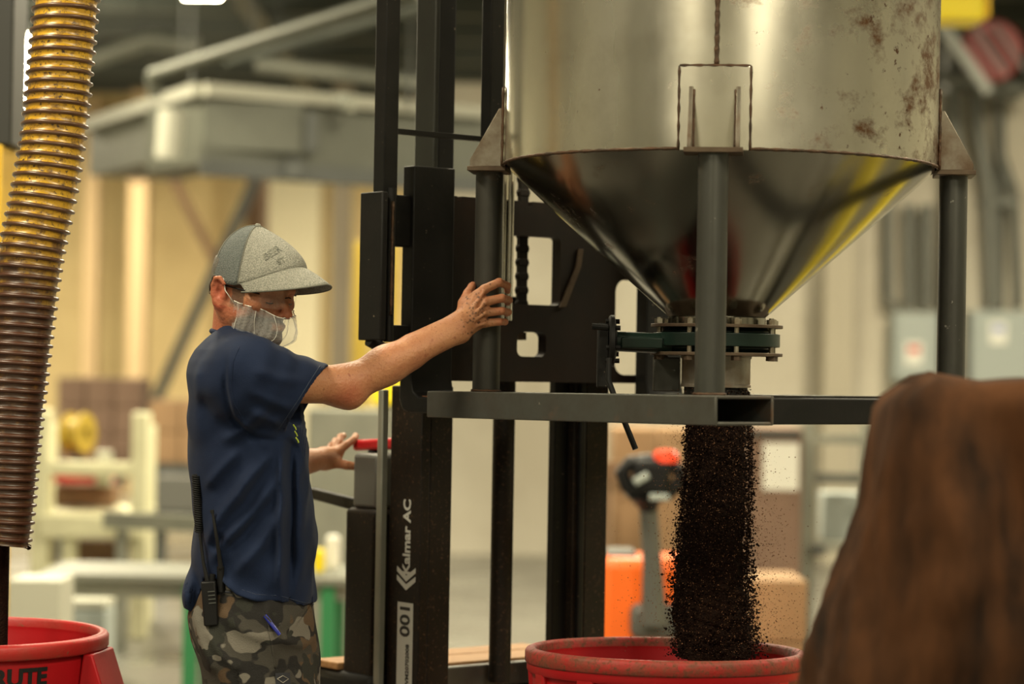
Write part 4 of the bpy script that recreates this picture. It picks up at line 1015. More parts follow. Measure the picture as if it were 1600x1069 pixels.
# brown locker with a paper sheet and steel frame on the right
lk_ = root('locker', (P(1205, 800, 12.0).x, 12.25, 0), 'brown locker with a white sheet taped on, right of the coffee stream', 'locker')
pbox(MB(), 1160, 668, 1252, 1000, 12.0, .5, True).build('body', M['cardboard_grey'], lk_, bevel=.01)
pbox(MB(), 1163, 672, 1250, 684, 11.985, .014).build('top_rail', M['darkgrey'], lk_, smooth=None)
pbox(MB(), 1192, 692, 1248, 766, 11.99, .009).build('paper_sheet', M['paper'], lk_, smooth=None)
fr_ = root('equipment_frame', (P(1300, 800, 12.3).x, 12.5, 0), 'pale steel equipment frame right of the brown locker', 'frame')
for (x0, x1) in ((1250, 1272), (1345, 1362)):
    pbox(MB(), x0, 660, x1, 1000, 12.2, .08, True).build('post', M['galv'], fr_, smooth=None)
for (y0, y1) in ((680, 694), (740, 756), (848, 862)):
    pbox(MB(), 1250, y0, 1400, y1, 12.21, .06).build('rail', M['galv'] if y0 != 740 else M['conduit'], fr_, smooth=None)
pbox(MB(), 1285, 770, 1345, 846, 12.5, .2).build('control_box', M['panel_grey'], fr_, bevel=.01)
pbox(MB(), 1268, 855, 1290, 867, 12.15, .06).build('latch', M['darkgrey'], fr_, smooth=None)
carton_stack(1170, 905, 1262, 1104, 10.2, 1, 2, M['cardboard'], 'brown carton low beside the covered load')
q0, q1 = P(1170, 1104, 10.2), P(1262, 1104, 10.2); pallet(q0, q1, q0.z, 10.2, 'small wooden pallet under the low brown carton')
# electrical panels and conduits on the white partition (front face at y = 20)
def elec(x0, y0, x1, y1, lab, sx_, sy_, red):
    D = 19.7; a, b = P(x0, y0, D), P(x1, y1, D)
    r = root('electrical_panel', ((a.x + b.x) / 2, D, b.z), lab, 'panel', 'electrical panels on the white partition')
    MB().box((a.x, D, b.z), (b.x, 19.999, a.z)).build('cabinet', M['panel_grey'], r, bevel=.01)
    MB().box((a.x + .03, D - .02, b.z + .03), (b.x - .03, D, a.z - .03)).build('door', M['panel_grey'], r, bevel=.006)
    s0 = P(sx_, sy_, D - .022); MB().box((s0.x - .07, D - .024, s0.z - .09), (s0.x + .07, D - .020, s0.z + .09)).build('notice', M['paper'], r, smooth=None)
    MB().box((s0.x - .045, D - .026, s0.z - .0), (s0.x + .045, D - .024, s0.z + .06)).build('notice_print', M['red'] if red else M['panel_blue'], r, smooth=None)
M['panel_blue'] = mat('panel_blue', (.25, .3, .55), .6)
elec(1397, 487, 1466, 597, 'grey electrical panel with red notice left of the right leg', 1428, 552, True)
elec(1518, 485, 1640, 700, 'wide grey electrical panel with blue notice at the right edge', 1560, 520, False)
CDEP = iter((19.72, 19.90, 19.55, 19.80, 19.86, 19.86, 19.86, 19.45))
def conduit(pts, r, lab):
    dq = next(CDEP); o = MB().tube([P(x, min(y, 482) if y > 480 else y, dq) for x, y in pts], r, 10).build('conduit', M['conduit']); tag(o, lab, 'conduit', 'conduits on the white partition')
conduit([(1525, 130), (1528, 200), (1545, 290), (1552, 488)], .06, 'thick bent conduit rising from the right panel')
conduit([(1562, 150), (1563, 300), (1562, 488)], .045, 'straight conduit above the right electrical panel')
conduit([(1535, 140), (1565, 150), (1590, 150)], .04, 'short crossing conduit near the upper right')
conduit([(1562, 240), (1585, 300), (1592, 488)], .04, 'slanting conduit at the right edge')
conduit([(1387, 300), (1388, 470), (1402, 500)], .045, 'conduit dropping to the left electrical panel')
conduit([(1420, 320), (1422, 488)], .05, 'first upright conduit above the left panel')
conduit([(1447, 320), (1448, 488)], .05, 'second upright conduit above the left panel')
conduit([(1470, 118), (1600, 140)], .06, 'horizontal conduit crossing above the right panels')
o = pbox(MB(), 1540, 308, 1585, 322, 19.75, .24).build('conduit_clamp', M['conduit'], smooth=None); tag(o, 'dark clamp bar holding the right conduits', 'clamp')
for (x0, x1, lab) in ((1290, 1335, 'grey painted column left of the electrical panels'), (1478, 1500, 'narrow grey column behind the right hopper leg')):
    a, b = P(x0, 400, 19.6), P(x1, 400, 19.6); o = MB().box((a.x, 19.6, 0), (b.x, 19.9, ZC - .5)).build('steel_column', M['conduit'] if x0 > 1400 else mat('col_beige', (.42, .38, .29), .7), smooth=None); tag(o, lab, 'column', 'far steel columns')
# yellow hoist box and red fan near the upper right
o = root('hoist', P(1510, 30, 11), 'bright yellow hoist box hanging at the upper right', 'hoist')
pbox(MB(), 1440, -60, 1540, 28, 11, .3).build('housing', M['yellow_bright'], o, bevel=.01); pbox(MB(), 1540, -60, 1551, 26, 11.02, .3).build('end_cap', M['yellow'], o, bevel=.01)
a = P(1495, -60, 11.15); MB().tube([a, V(a.x, a.y, ZC)], .03, 10).build('hanger', M['darkgrey'], o)
rd = root('round_fan', P(1552, 110, 18.5), 'dark red round fan with grey guard bars at the upper right', 'fan')
c = P(1552, 78, 18.5)
YA = (V(1, 0, 0), V(0, 0, 1), V(0, -1, 0))
MB().lathe(c, [(.001, 0), (.22, 0), (.24, -.02), (.24, -.15), (.001, -.15)], 28, axis=YA).build('drum', M['red_dark'], rd)
for k in range(2): MB().bar(P(1520 + 34 * k, 40, 18.3), P(1570 + 34 * k, 112, 18.3), .028, .03).build('guard_bar', M['darkgrey'], rd)
MB().bar(c + V(.0, .1, 0), V(c.x, 20.0, c.z), .06, .06).build('bracket', M['darkgrey'], rd)
MB().bar(P(1470, 40, 18.35), P(1545, 145, 18.35), .08, .08).build('stay', M['conduit'], rd, smooth=None)
# unseen yellow rail off to the right, added for the yellow streak in the cone
yr = root('safety_rail', (2.0, 7.0, 0), 'yellow safety rail standing beside the hopper off to the right', 'rail')
for y in (5.6, 7.2, 8.8): MB().tube([(2.0, y, 0), (2.0, y, 1.12)], .06, 18).build('post', M['yellow_bright'], yr)
for z in (.5, 1.05): MB().box((1.96, 5.4, z - .12), (2.04, 9.0, z + .06)).build('rail', M['yellow_bright'], yr, bevel=.01)
# ------------------------------------------------------------------ signed-distance modelling for the worker
def npv(p): return np.array(p, dtype=np.float32)
def rcone(p, a, b, ra, rb):
    a, b = npv(a), npv(b); ab = b - a; L2 = float(ab @ ab); pa = p - a
    h = np.clip(pa @ ab / L2, 0, 1)
    return np.linalg.norm(pa - h[:, None] * ab, axis=1) - (ra + (rb - ra) * h)
def ell(p, c, r):
    r = npv(r); q = (p - npv(c)) / r; k0 = np.linalg.norm(q, axis=1); k1 = np.linalg.norm(q / r, axis=1) + 1e-9
    return k0 * (k0 - 1) / k1
def smin(a, b, k):
    h = np.clip(.5 + .5 * (b - a) / k, 0, 1); return b + (a - b) * h - k * h * (1 - h)
def smax(a, b, k): return -smin(-a, -b, k)
def local(p, lo, hi, fn, pad=.05, far=.07):
    lo, hi = npv(lo) - pad, npv(hi) + pad; m_ = np.all((p > lo) & (p < hi), axis=1)
    d = np.full(len(p), far, np.float32)
    if m_.any(): d[m_] = np.minimum(fn(p[m_]), far)
    return d
def surface_net(f, lo, hi, h, nb=8, slack=1.6):
    lo = npv(lo); nblk = np.ceil((npv(hi) - lo) / (h * nb)).astype(int)
    g = np.stack(np.meshgrid(*[np.arange(k) for k in nblk], indexing='ij'), -1).reshape(-1, 3)
    cen = lo + (g + .5) * (h * nb); d = np.concatenate([f(c) for c in np.array_split(cen.astype('f'), max(1, len(cen) // 200000))])
    keep = g[np.abs(d) < h * nb * .87 * slack]
    off = np.stack(np.meshgrid(*[np.arange(nb + 1)] * 3, indexing='ij'), -1).reshape(-1, 3)
    vals = []
    for kb in np.array_split(keep, max(1, len(keep) // 300)):
        idx = kb[:, None, :] * nb + off[None]; pts = (lo + idx.reshape(-1, 3) * h).astype('f')
        vals.append(f(pts).reshape(len(kb), nb + 1, nb + 1, nb + 1).astype('f'))
    Vv = np.concatenate(vals)
    corners = [(i, j, k) for i in (0, 1) for j in (0, 1) for k in (0, 1)]
    C = np.stack([Vv[:, i:i + nb, j:j + nb, k:k + nb] for i, j, k in corners], -1)
    ins = C < 0; act = ins.any(-1) & ~ins.all(-1)
    bi, ci, cj, ck = np.nonzero(act); cv = C[act]
    cell = keep[bi] * nb + np.stack([ci, cj, ck], -1)
    co = np.array(corners, 'f'); acc = np.zeros((len(cell), 3)); cnt = np.zeros(len(cell))
    for a in range(8):
        for b in range(a + 1, 8):
            if np.abs(co[a] - co[b]).sum() != 1: continue
            va, vb = cv[:, a], cv[:, b]; m_ = (va < 0) != (vb < 0)
            t = np.where(m_, va / (va - vb + 1e-12), 0)[:, None]; acc += np.where(m_[:, None], co[a] + t * (co[b] - co[a]), 0); cnt += m_
    pos = lo + (cell + acc / cnt[:, None]) * h
    tot = nblk * nb + 2; key = ((cell[:, 0] + 1) * tot[1] + cell[:, 1] + 1) * tot[2] + cell[:, 2] + 1
    order = np.argsort(key); ks = key[order]
    strides = np.array([tot[1] * tot[2], tot[2], 1])
    def find(k):
        i = np.searchsorted(ks, k); i = np.minimum(i, len(ks) - 1); ok = ks[i] == k; return np.where(ok, order[i], -1)
    quads = []
    ci0 = corners.index((0, 0, 0)); ends = [corners.index(t) for t in ((1, 0, 0), (0, 1, 0), (0, 0, 1))]
    for ax in range(3):
        b_, c_ = (ax + 1) % 3, (ax + 2) % 3
        m_ = (cv[:, ci0] < 0) != (cv[:, ends[ax]] < 0); k0 = key[m_]; neg = cv[m_, ci0] < 0
        q = np.stack([find(k0), find(k0 - strides[b_]), find(k0 - strides[b_] - strides[c_]), find(k0 - strides[c_])], -1)
        ok = (q >= 0).all(1); q = q[ok]; neg = neg[ok]; q = np.where(neg[:, None], q, q[:, ::-1]); quads.append(q)
    return pos.astype('f'), np.concatenate(quads)
def smooth_mesh(v, f, it=1, lam=.5):
    v = v.astype('d').copy(); n = len(v)
    for _ in range(it):
        acc = np.zeros_like(v); cnt = np.zeros(n)
        for a, b in ((0, 1), (1, 2), (2, 3), (3, 0)):
            for s, t in ((a, b), (b, a)):
                for k in range(3): acc[:, k] += np.bincount(f[:, s], v[f[:, t], k], n)
                cnt += np.bincount(f[:, s], minlength=n)
        v += lam * (acc / np.maximum(cnt, 1)[:, None] - v)
    return v.astype('f')
def seg_dist2(px, pz, a, b):
    ax_, az = a; bx, bz = b; dx, dz = bx - ax_, bz - az; L2 = dx * dx + dz * dz
    h = np.clip(((px - ax_) * dx + (pz - az) * dz) / L2, 0, 1)
    return np.hypot(px - ax_ - h * dx, pz - az - h * dz), h

# ------------------------------------------------------------------ worker
DB = 5.17
HC = np.array(P(392, 459, 5.14)); YAW = math.radians(-35); PIT = math.radians(11)
hf = np.array([math.cos(YAW) * math.cos(PIT), math.sin(YAW) * math.cos(PIT), -math.sin(PIT)])     # forward
hl = np.array([-math.sin(YAW), math.cos(YAW), 0.0])                                               # his left
hu = np.cross(hf, hl)
HS = 0.965
HM = np.stack([hf, hl, hu]).astype('f')            # rows: world->local
def to_head(p): return ((p - HC.astype('f')) @ HM.T) / HS
def H(x, y, z): return HC + (hf * x + hl * y + hu * z) * HS

def head_sdf(pw):
    p = to_head(pw); s = p.copy(); s[:, 1] = np.abs(s[:, 1])      # mirror
    d = ell(p, (-.006, 0, .043), (.092, .074, .090))
    d = smin(d, ell(p, (.030, 0, -.025), (.060, .056, .080)), .035)
    d = smin(d, rcone(s, (-.004, .052, -.040), (.066, .018, -.086), .017, .016), .030)
    d = smin(d, ell(p, (.080, 0, -.086), (.020, .022, .017)), .022)
    d = smin(d, rcone(s, (.074, .046, .022), (.087, .008, .021), .010, .010), .016)      # brow
    d = smin(d, ell(s, (.060, .047, -.012), (.024, .020, .018)), .022)                    # cheekbone
    d = smax(d, -ell(s, (.104, .031, .004), (.024, .020, .014)), .014)                    # socket
    d = smin(d, ell(s, (.0750, .031, .0050), (.0146, .0148, .0128)), .006)                  # lid
    d = smin(d, rcone(p, (.088, 0, .014), (.111, 0, -.022), .0070, .0105), .012)          # nose
    d = smin(d, ell(p, (.113, 0, -.026), (.0105, .0105, .0095)), .008)
    d = smin(d, ell(s, (.100, .0115, -.031), (.011, .0075, .0075)), .006)
    d = smax(d, -ell(s, (.105, .006, -.0375), (.006, .004, .004)), .004)
    d = smin(d, ell(p, (.090, 0, -.056), (.012, .025, .011)), .012)                       # mouth mound
    d = smin(d, rcone(s, (.0965, .004, -.0515), (.088, .022, -.0565), .0052, .003), .005)
    d = smin(d, rcone(s, (.0955, .002, -.0635), (.088, .020, -.0600), .0056, .003), .005)
    d = smax(d, -rcone(s, (.1025, .0, -.0578), (.092, .024, -.0592), .0018, .0012), .003)
    d = smax(d, -ell(p, (.101, 0, -.074), (.010, .018, .006)), .008)
    # ear
    e = s - npv((-.016, .0735, .0))
    hel = [(.004, .004, -.022), (.012, .007, -.002), (.010, .013, .018), (.000, .017, .029), (-.013, .017, .026), (-.020, .015, .010), (-.018, .012, -.010), (-.009, .008, -.025), (.002, .004, -.033), (.007, .003, -.026)]
    er = ell(e, (-.004, .006, -.002), (.016, .0045, .030))
    for a, b in zip(hel[2:-1], hel[3:]): er = smin(er, rcone(e, a, b, .0046, .0046), .004)
    er = smin(er, rcone(e, (-.010, .0115, .016), (-.010, .0105, -.010), .0042, .0042), .004)
    er = smax(er, -ell(e, (.000, .012, -.004), (.008, .007, .012)), .004)
    er = smin(er, rcone(e, (.008, .004, -.002), (.009, .004, -.010), .005, .004), .004)
    d = smin(d, er, .008)
    return d * HS

NB = np.array(P(372, 560, 5.17)); NT = H(-.028, 0, -.035)
SHR = np.array(P(381, 592, 5.005)); ELR = np.array(P(541, 603, 5.140)); WRR = np.array(P(712, 512, 5.215))
SHL = np.array(P(392, 600, 5.36)); ELL_ = np.array(P(415, 735, 5.52)); WRL = np.array(P(507, 716, 5.765))
def Q(x, y, D): return np.array(P(x, y, D))
hip_z = P(400, 1010, DB).z; cx_t = P(392, 800, DB).x; cy_t = DB

# right hand on the hopper leg (back of the hand to the camera)
FR = {  # chain of (px, py, depth, radius)
 'index': [(744, 463, 5.236, .0115), (757, 452, 5.232, .0105), (780, 441, 5.238, .0092), (793, 447, 5.262, .0083), (793, 455, 5.285, .0074)],
 'middle': [(745, 478, 5.232, .0115), (760, 471, 5.226, .0106), (784, 466, 5.232, .0092), (795, 469, 5.258, .0086), (793, 473, 5.285, .0076)],
 'ring': [(745, 492, 5.232, .0110), (760, 488, 5.228, .0100), (784, 486, 5.234, .0087), (794, 488, 5.258, .0080), (791, 490, 5.282, .0072)],
 'pinky': [(742, 507, 5.236, .0105), (759, 505, 5.233, .0094), (780, 503, 5.240, .0082), (789, 503, 5.262, .0074), (786, 504, 5.28, .0066)],
 'thumb': [(722, 494, 5.230, .0135), (724, 474, 5.244, .0120), (731, 458, 5.258, .0100), (737, 448, 5.282, .0086), (739, 445, 5.296, .0076)]}
FL = {
 'index': [(528, 706, 5.775, .0110), (540, 696, 5.79, .0100), (553, 687, 5.82, .0088), (556, 681, 5.845, .0080)],
 'middle': [(524, 706, 5.79, .0110), (530, 692, 5.81, .0098), (532, 683, 5.835, .0088), (537, 681, 5.86, .0078)],
 'ring': [(522, 708, 5.81, .0105), (522, 696, 5.83, .0092), (524, 689, 5.855, .0082), (530, 688, 5.875, .0074)],
 'pinky': [(520, 712, 5.825, .0095), (515, 702, 5.84, .0085), (517, 696, 5.86, .0075), (522, 694, 5.875, .0068)],
 'thumb': [(520, 722, 5.765, .0125), (541, 727, 5.765, .0110), (563, 730, 5.775, .0092), (580, 731, 5.785, .0078)]}
NAILS = []
def hand_sdf(p, FD, wr, palm, kp=.012):
    d = None
    for c in palm: 
        e = rcone(p, Q(*c[0]), Q(*c[1]), c[2], c[3]); d = e if d is None else smin(d, e, kp)
    for k, ch in FD.items():
        fd = None
        for a, b in zip(ch[:-1], ch[1:]):
            e = rcone(p, Q(*a[:3]), Q(*b[:3]), a[3], b[3]); fd = e if fd is None else smin(fd, e, .003)
        d = smin(d, fd, .0055 if k != 'thumb' else .010)
    return d
palmR = [((714, 512, 5.216), (746, 463, 5.238), .0235, .0135), ((715, 514, 5.216), (747, 478, 5.235), .0235, .0140), ((716, 516, 5.216), (747, 493, 5.235), .0225, .0140), ((718, 518, 5.218), (744, 508, 5.238), .0220, .0130)]
palmL = [((507, 716, 5.765), (528, 708, 5.78), .0220, .0150), ((507, 716, 5.77), (523, 709, 5.80), .0220, .0150), ((507, 717, 5.775), (520, 713, 5.82), .0210, .0135), ((510, 720, 5.765), (522, 721, 5.77), .0190, .0150)]
def arms_sdf(p):
    def right(p):
        d = rcone(p, SHR, ELR, .050, .0385)
        # elbow: olecranon and forearm bellies
        d = smin(d, rcone(p, Q(528, 606, 5.128), Q(546, 617, 5.135), .034, .028), .02)
        d = smin(d, rcone(p, ELR, Q(603, 570, 5.165), .039, .0365), .03)
        d = smin(d, rcone(p, Q(585, 585, 5.150), Q(640, 556, 5.180), .030, .027), .02)
        d = smin(d, rcone(p, Q(603, 570, 5.165), WRR, .0350, .0235), .03)
        d = smin(d, rcone(p, Q(645, 542, 5.19), Q(716, 506, 5.21), .0265, .0225), .015)
        d = smin(d, rcone(p, Q(640, 557, 5.17), Q(720, 521, 5.205), .0225, .0190), .012)   # ulna side
        h = hand_sdf(p, FR, WRR, palmR)
        d = smin(d, h, .014)
        # tendons on the back of the hand
        for a, b in (((724, 505, 5.203), (756, 456, 5.220)), ((727, 508, 5.203), (758, 473, 5.214)), ((728, 511, 5.203), (758, 489, 5.216)), ((728, 516, 5.205), (757, 505, 5.221))):
            d = smin(d, rcone(p, Q(*a), Q(*b), .0030, .0040), .006)
        return d
    def left(p):
        d = rcone(p, SHL, ELL_, .048, .040); d = smin(d, rcone(p, ELL_, Q(450, 727, 5.63), .040, .037), .03)
        d = smin(d, rcone(p, Q(450, 727, 5.63), WRL, .037, .0245), .03)
        return smin(d, hand_sdf(p, FL, WRL, palmL), .014)
    lo = np.minimum(np.minimum(SHR, ELR), WRR); hi = np.maximum(np.maximum(SHR, ELR), Q(800, 430, 5.3)); lo = np.minimum(lo, Q(300, 640, 4.95))
    d = local(p, lo - .04, hi + .04, right)
    lo = np.minimum(np.minimum(SHL, ELL_), WRL); hi = np.maximum(np.maximum(SHL, Q(585, 680, 5.9)), WRL)
    return np.minimum(d, local(p, lo - .06, hi + .06, left))
def zof(py, D=DB): return float(P(400, py, D).z)
def body_sdf(p):
    d = local(p, HC - .15, HC + .17, head_sdf)
    d2 = rcone(p, NT, NB, .053, .060)
    d2 = smin(d2, rcone(p, H(-.025, -.055, -.03), Q(405, 552, 5.10), .014, .012), .018)     # neck muscle
    d = smin(d, d2, .03)
    # trunk (under the shirt), pelvis and legs (under trousers)
    tr = rcone(p, (cx_t - .01, cy_t, zof(640)), (cx_t, cy_t, zof(920)), .095, .10)
    tr = smin(tr, rcone(p, SHR + [.0, .03, 0], SHL - [0, .03, 0], .055, .055), .06)
    tr = smin(tr, rcone(p, NB, (cx_t - .01, cy_t, zof(660)), .06, .09), .05)
    for s in (-1, 1):
        tr = smin(tr, rcone(p, (cx_t + .01, cy_t + s * .085, .90), (cx_t + .02, cy_t + s * .10, .50), .068, .055), .03)
        tr = smin(tr, rcone(p, (cx_t + .02, cy_t + s * .10, .50), (cx_t - .01, cy_t + s * .105, .09), .058, .04), .02)
        tr = smin(tr, rcone(p, (cx_t - .02, cy_t + s * .105, .055), (cx_t + .13, cy_t + s * .12, .045), .04, .03), .02)
    d = smin(d, tr, .03)
    return smin(d, arms_sdf(p), .03)

M['skin'] = mat('skin', (0.46, 0.215, 0.105), 0.52, color2=(0.38, 0.155, 0.075), scale=22, detail=6, lo=.38, hi=.66, bump=0.22, bump_scale=150, spec=0.4)
add_layer(M['skin'], (0.30, 0.10, 0.05), 60, .62, .74, detail=3)
add_layer(M['skin'], (0.22, 0.085, 0.04), 260, .60, .74, detail=2)
N_, L_, B_ = nodes_of(M['skin'])
B_.inputs['Subsurface Weight'].default_value = 0.12; B_.inputs['Subsurface Radius'].default_value = (.012, .004, .002); B_.inputs['Subsurface Scale'].default_value = 1.0
def attr_mix(m_, attr, color):
    N, L, b = nodes_of(m_); at = N.new('ShaderNodeAttribute'); at.attribute_name = attr
    sock = b.inputs['Base Color']; old = sock.links[0].from_socket
    mx = N.new('ShaderNodeMix'); mx.data_type = 'RGBA'; L.new(old, mx.inputs[6]); mx.inputs[7].default_value = (*color, 1); L.new(at.outputs['Fac'], mx.inputs[0]); L.new(mx.outputs[2], sock)
attr_mix(M['skin'], 'red', (0.40, 0.085, 0.045))
attr_mix(M['skin'], 'beard', (0.050, 0.040, 0.034))
attr_mix(M['skin'], 'dirt', (0.055, 0.022, 0.012))

wk = root('person', (cx_t, cy_t, 0), 'worker in cap, beard net, navy t-shirt and camouflage trousers gripping the hopper leg', 'person')
v, f = surface_net(body_sdf, (HC[0] - .25, 4.86, 0.0), (P(812, 500, 5.3).x, 5.98, HC[2] + .17), .0030)
v = smooth_mesh(v, f, 1, .4)
me = mesh_np('body', v, f)
hp_ = to_head(v)
beard = np.clip((-.030 - hp_[:, 2] - .45 * np.clip(.055 - hp_[:, 0], 0, 1)) / .012, 0, 1) * (hp_[:, 2] > -.125) * (np.abs(hp_[:, 1]) < .09) * np.clip((hp_[:, 0] + .0) / .03, 0, 1)
beard = beard * np.clip(1 - np.clip(.012 - np.abs(hp_[:, 2] + .057), 0, 1) / .012 * (np.abs(hp_[:, 1]) < .022) * (hp_[:, 0] > .08), .2, 1)
side = np.clip((hp_[:, 2] + .030) / .01, 0, 1) * (hp_[:, 0] > .006) * (hp_[:, 0] < .040) * (np.abs(hp_[:, 1]) > .045) * (np.abs(hp_[:, 1]) < .09) * (hp_[:, 2] < .08)
beard = np.clip(beard * (hp_[:, 0] < .13) + .75 * side, 0, 1) * .95
red = np.zeros(len(v)); ear = np.linalg.norm((hp_ - npv((-.016, -.083, 0))) / npv((.03, .02, .04)), axis=1); red += np.clip(1.3 - ear, 0, .8)
red += .75 * np.exp(-((hp_[:, 0] - .112) ** 2 + hp_[:, 1] ** 2 + (hp_[:, 2] + .026) ** 2) / .018 ** 2)
red += .5 * (np.abs(hp_[:, 0]) < .13) * (np.abs(hp_[:, 1]) < .09) * (hp_[:, 2] < -.03) * (np.abs(hp_[:, 0] + .01) < .06) * (hp_[:, 2] > -.12) * (1 - beard)
red += .55 * np.exp(-(np.linalg.norm(v - Q(545, 622, 5.10), axis=1) / .035) ** 2)
red += .35 * np.exp(-((hp_[:, 0] - .07) ** 2 + (np.abs(hp_[:, 1]) - .045) ** 2 + (hp_[:, 2] + .01) ** 2) / .03 ** 2)
for ch in FR.values(): red += .35 * np.exp(-(np.linalg.norm(v - Q(*ch[2][:3]), axis=1) / .012) ** 2) + .35 * np.exp(-(np.linalg.norm(v - Q(*ch[-2][:3]), axis=1) / .012) ** 2)
dirt = np.zeros(len(v))
for k in range(150):
    gx, gy = rng.normal(738, 16), rng.normal(487, 17); g = Q(gx, gy, 5.205); rr = .0001 + .0016 * rng.random() ** 4
    near = np.abs(v[:, 0] - g[0]) + np.abs(v[:, 2] - g[2]) < .012
    ii = np.nonzero(near)[0]
    dd = np.hypot(v[ii, 0] - g[0], v[ii, 2] - g[2]); dirt[ii] = np.maximum(dirt[ii], np.clip((rr + .0012 - dd) / .0012, 0, 1) * (v[ii, 1] < 5.24))
for nm, arr in (('red', red), ('beard', beard), ('dirt', dirt)):
    at = me.attributes.new(nm, 'FLOAT', 'POINT'); at.data.foreach_set('value', np.clip(arr, 0, 1).astype('f'))
body = link_mesh('body', me, M['skin'], wk, smooth=180)
# eyes
M['eye'] = mat('eye', (.42, .34, .27), .25); M['iris'] = mat('iris', (.05, .06, .05), .2)
for s in (-1, 1):
    c = Vector(H(.0740, s * .031, .0005)); MB().lathe(c, [(.0001, -.0115)] + [(.0115 * math.cos(a), .0115 * math.sin(a)) for a in np.linspace(-1.4, 1.4, 9)] + [(.0001, .0115)], 16).build('eye', M['eye'], wk, smooth=180)
    lash = [Vector(H(.0752 + .0146 * math.cos(q) * .97, s * (.031 + .0140 * math.sin(q)), -.0045 - .0015 * math.cos(q))) for q in np.linspace(-1.15, 1.15, 11)]
    MB().tube(lash, [.0003] + [.0010] * 9 + [.0003], 6).build('eyelash', M['iris'], wk)
# nails
M['nail'] = mat('nail', (.52, .30, .20), .35)
# short hair at the back and sides under the cap
def hair_sdf(pw):
    p = to_head(pw); d = head_sdf(pw) - .0035
    d2 = np.maximum(d, -(ell(p, (.10, 0, .0), (.095, .2, .2)) * HS))
    d2 = np.maximum(d2, (-.035 - p[:, 2] - .25 * p[:, 0]) * HS)
    keep = np.maximum(d2, -(ell(p * npv((1, 1, 1)), (-.012, 0, -.010), (.032, .2, .060)) * HS))
    return np.maximum(keep, (p[:, 2] - .07) * HS)
M['hair'] = mat('hair', (.10, .085, .07), .7, color2=(.18, .16, .13), scale=120, bump=.5, bump_scale=400)
v, f = surface_net(hair_sdf, HC - .16, HC + .16, .0035); v = smooth_mesh(v, f, 2)
link_mesh('hair', mesh_np('hair', v, f), M['hair'], wk, smooth=180)

# ---- t-shirt
tz = np.array([zof(y) for y in (1010, 955, 930, 880, 820, 760, 700, 650, 610, 585, 565, 548, 532, 516)][::1])
tl_ = [308, 306, 307, 306, 304, 300, 297, 295, 296, 299, 304, 312, 326, 344]
tr_ = [492, 494, 495, 493, 491, 488, 480, 468, 462, 456, 446, 436, 424, 405]
hw_ = [.155, .165, .168, .172, .172, .172, .176, .180, .186, .188, .182, .160, .120, .075]
def px2x(px, D=DB): return (px - 800) / F * D
t_cx = np.array([px2x((a + b) / 2 + (0), DB) for a, b in zip(tl_, tr_)]); 
# account for the roll: P at the row's height
t_cx = np.array([P((a + b) / 2, y, DB).x for a, b, y in zip(tl_, tr_, (1010, 955, 930, 880, 820, 760, 700, 650, 610, 585, 565, 548, 532, 516))])
t_a = np.array([(b - a) / 2 / F * DB for a, b in zip(tl_, tr_)]); t_b = np.array(hw_)
def tri(z, arr): return np.interp(z, tz, arr)
SL0 = Q(386, 592, 5.005); SL1 = Q(484, 626, 5.085)
cutp = Q(474, 624, 4.995); e1 = Q(508, 568, 5.0) - Q(439, 682, 5.0); e1 /= np.linalg.norm(e1)
cn = np.cross(e1, np.array([.02, 1.0, 0])); cn = cn / np.linalg.norm(cn); cn = cn if cn[0] > 0 else -cn
SLL0 = Q(392, 602, 5.35); SLL1 = Q(412, 690, 5.46)
def zx(px, py, D=5.0): q = P(px, py, D); return (q.x, q.z)
FOLDS = [  # (points px,py ; amplitude ; width)
 ([(404, 722), (372, 770), (336, 820), (316, 868)], .0095, .013), ([(438, 742), (400, 800), (352, 845), (325, 880)], .0090, .012),
 ([(440, 792), (410, 850), (365, 900)], .0075, .012), ([(430, 700), (395, 748), (360, 800)], .007, .011),
 ([(438, 690), (441, 760), (439, 850), (437, 940)], .013, .011), ([(462, 662), (474, 720), (486, 800), (490, 900)], .007, .010),
 ([(380, 700), (345, 735), (318, 765)], .0065, .012), ([(420, 640), (380, 672), (345, 690)], .006, .012),
 ([(312, 560), (306, 620), (309, 680)], .004, .014), ([(365, 545), (363, 600), (372, 650), (400, 676)], .0035, .006),
 ([(400, 575), (440, 592), (480, 598)], .005, .012), ([(395, 610), (430, 628), (462, 640)], .0055, .011), ([(395, 640), (420, 655), (440, 662)], .005, .010),
 ([(345, 905), (372, 930), (420, 940)], .005, .010), ([(462, 700), (468, 800), (470, 930)], .006, .012)]
GRO = [([(449, 690), (452, 780), (450, 945)], .010, .008), ([(360, 560), (358, 605), (366, 655), (396, 684), (430, 690)], .006, .007), ([(352, 835), (330, 862)], .006, .012), ([(420, 775), (380, 835), (345, 868)], .005, .010)]
FOLDS = [([zx(*q) for q in c], a, w_) for c, a, w_ in FOLDS]; GRO = [([zx(*q) for q in c], a, w_) for c, a, w_ in GRO]
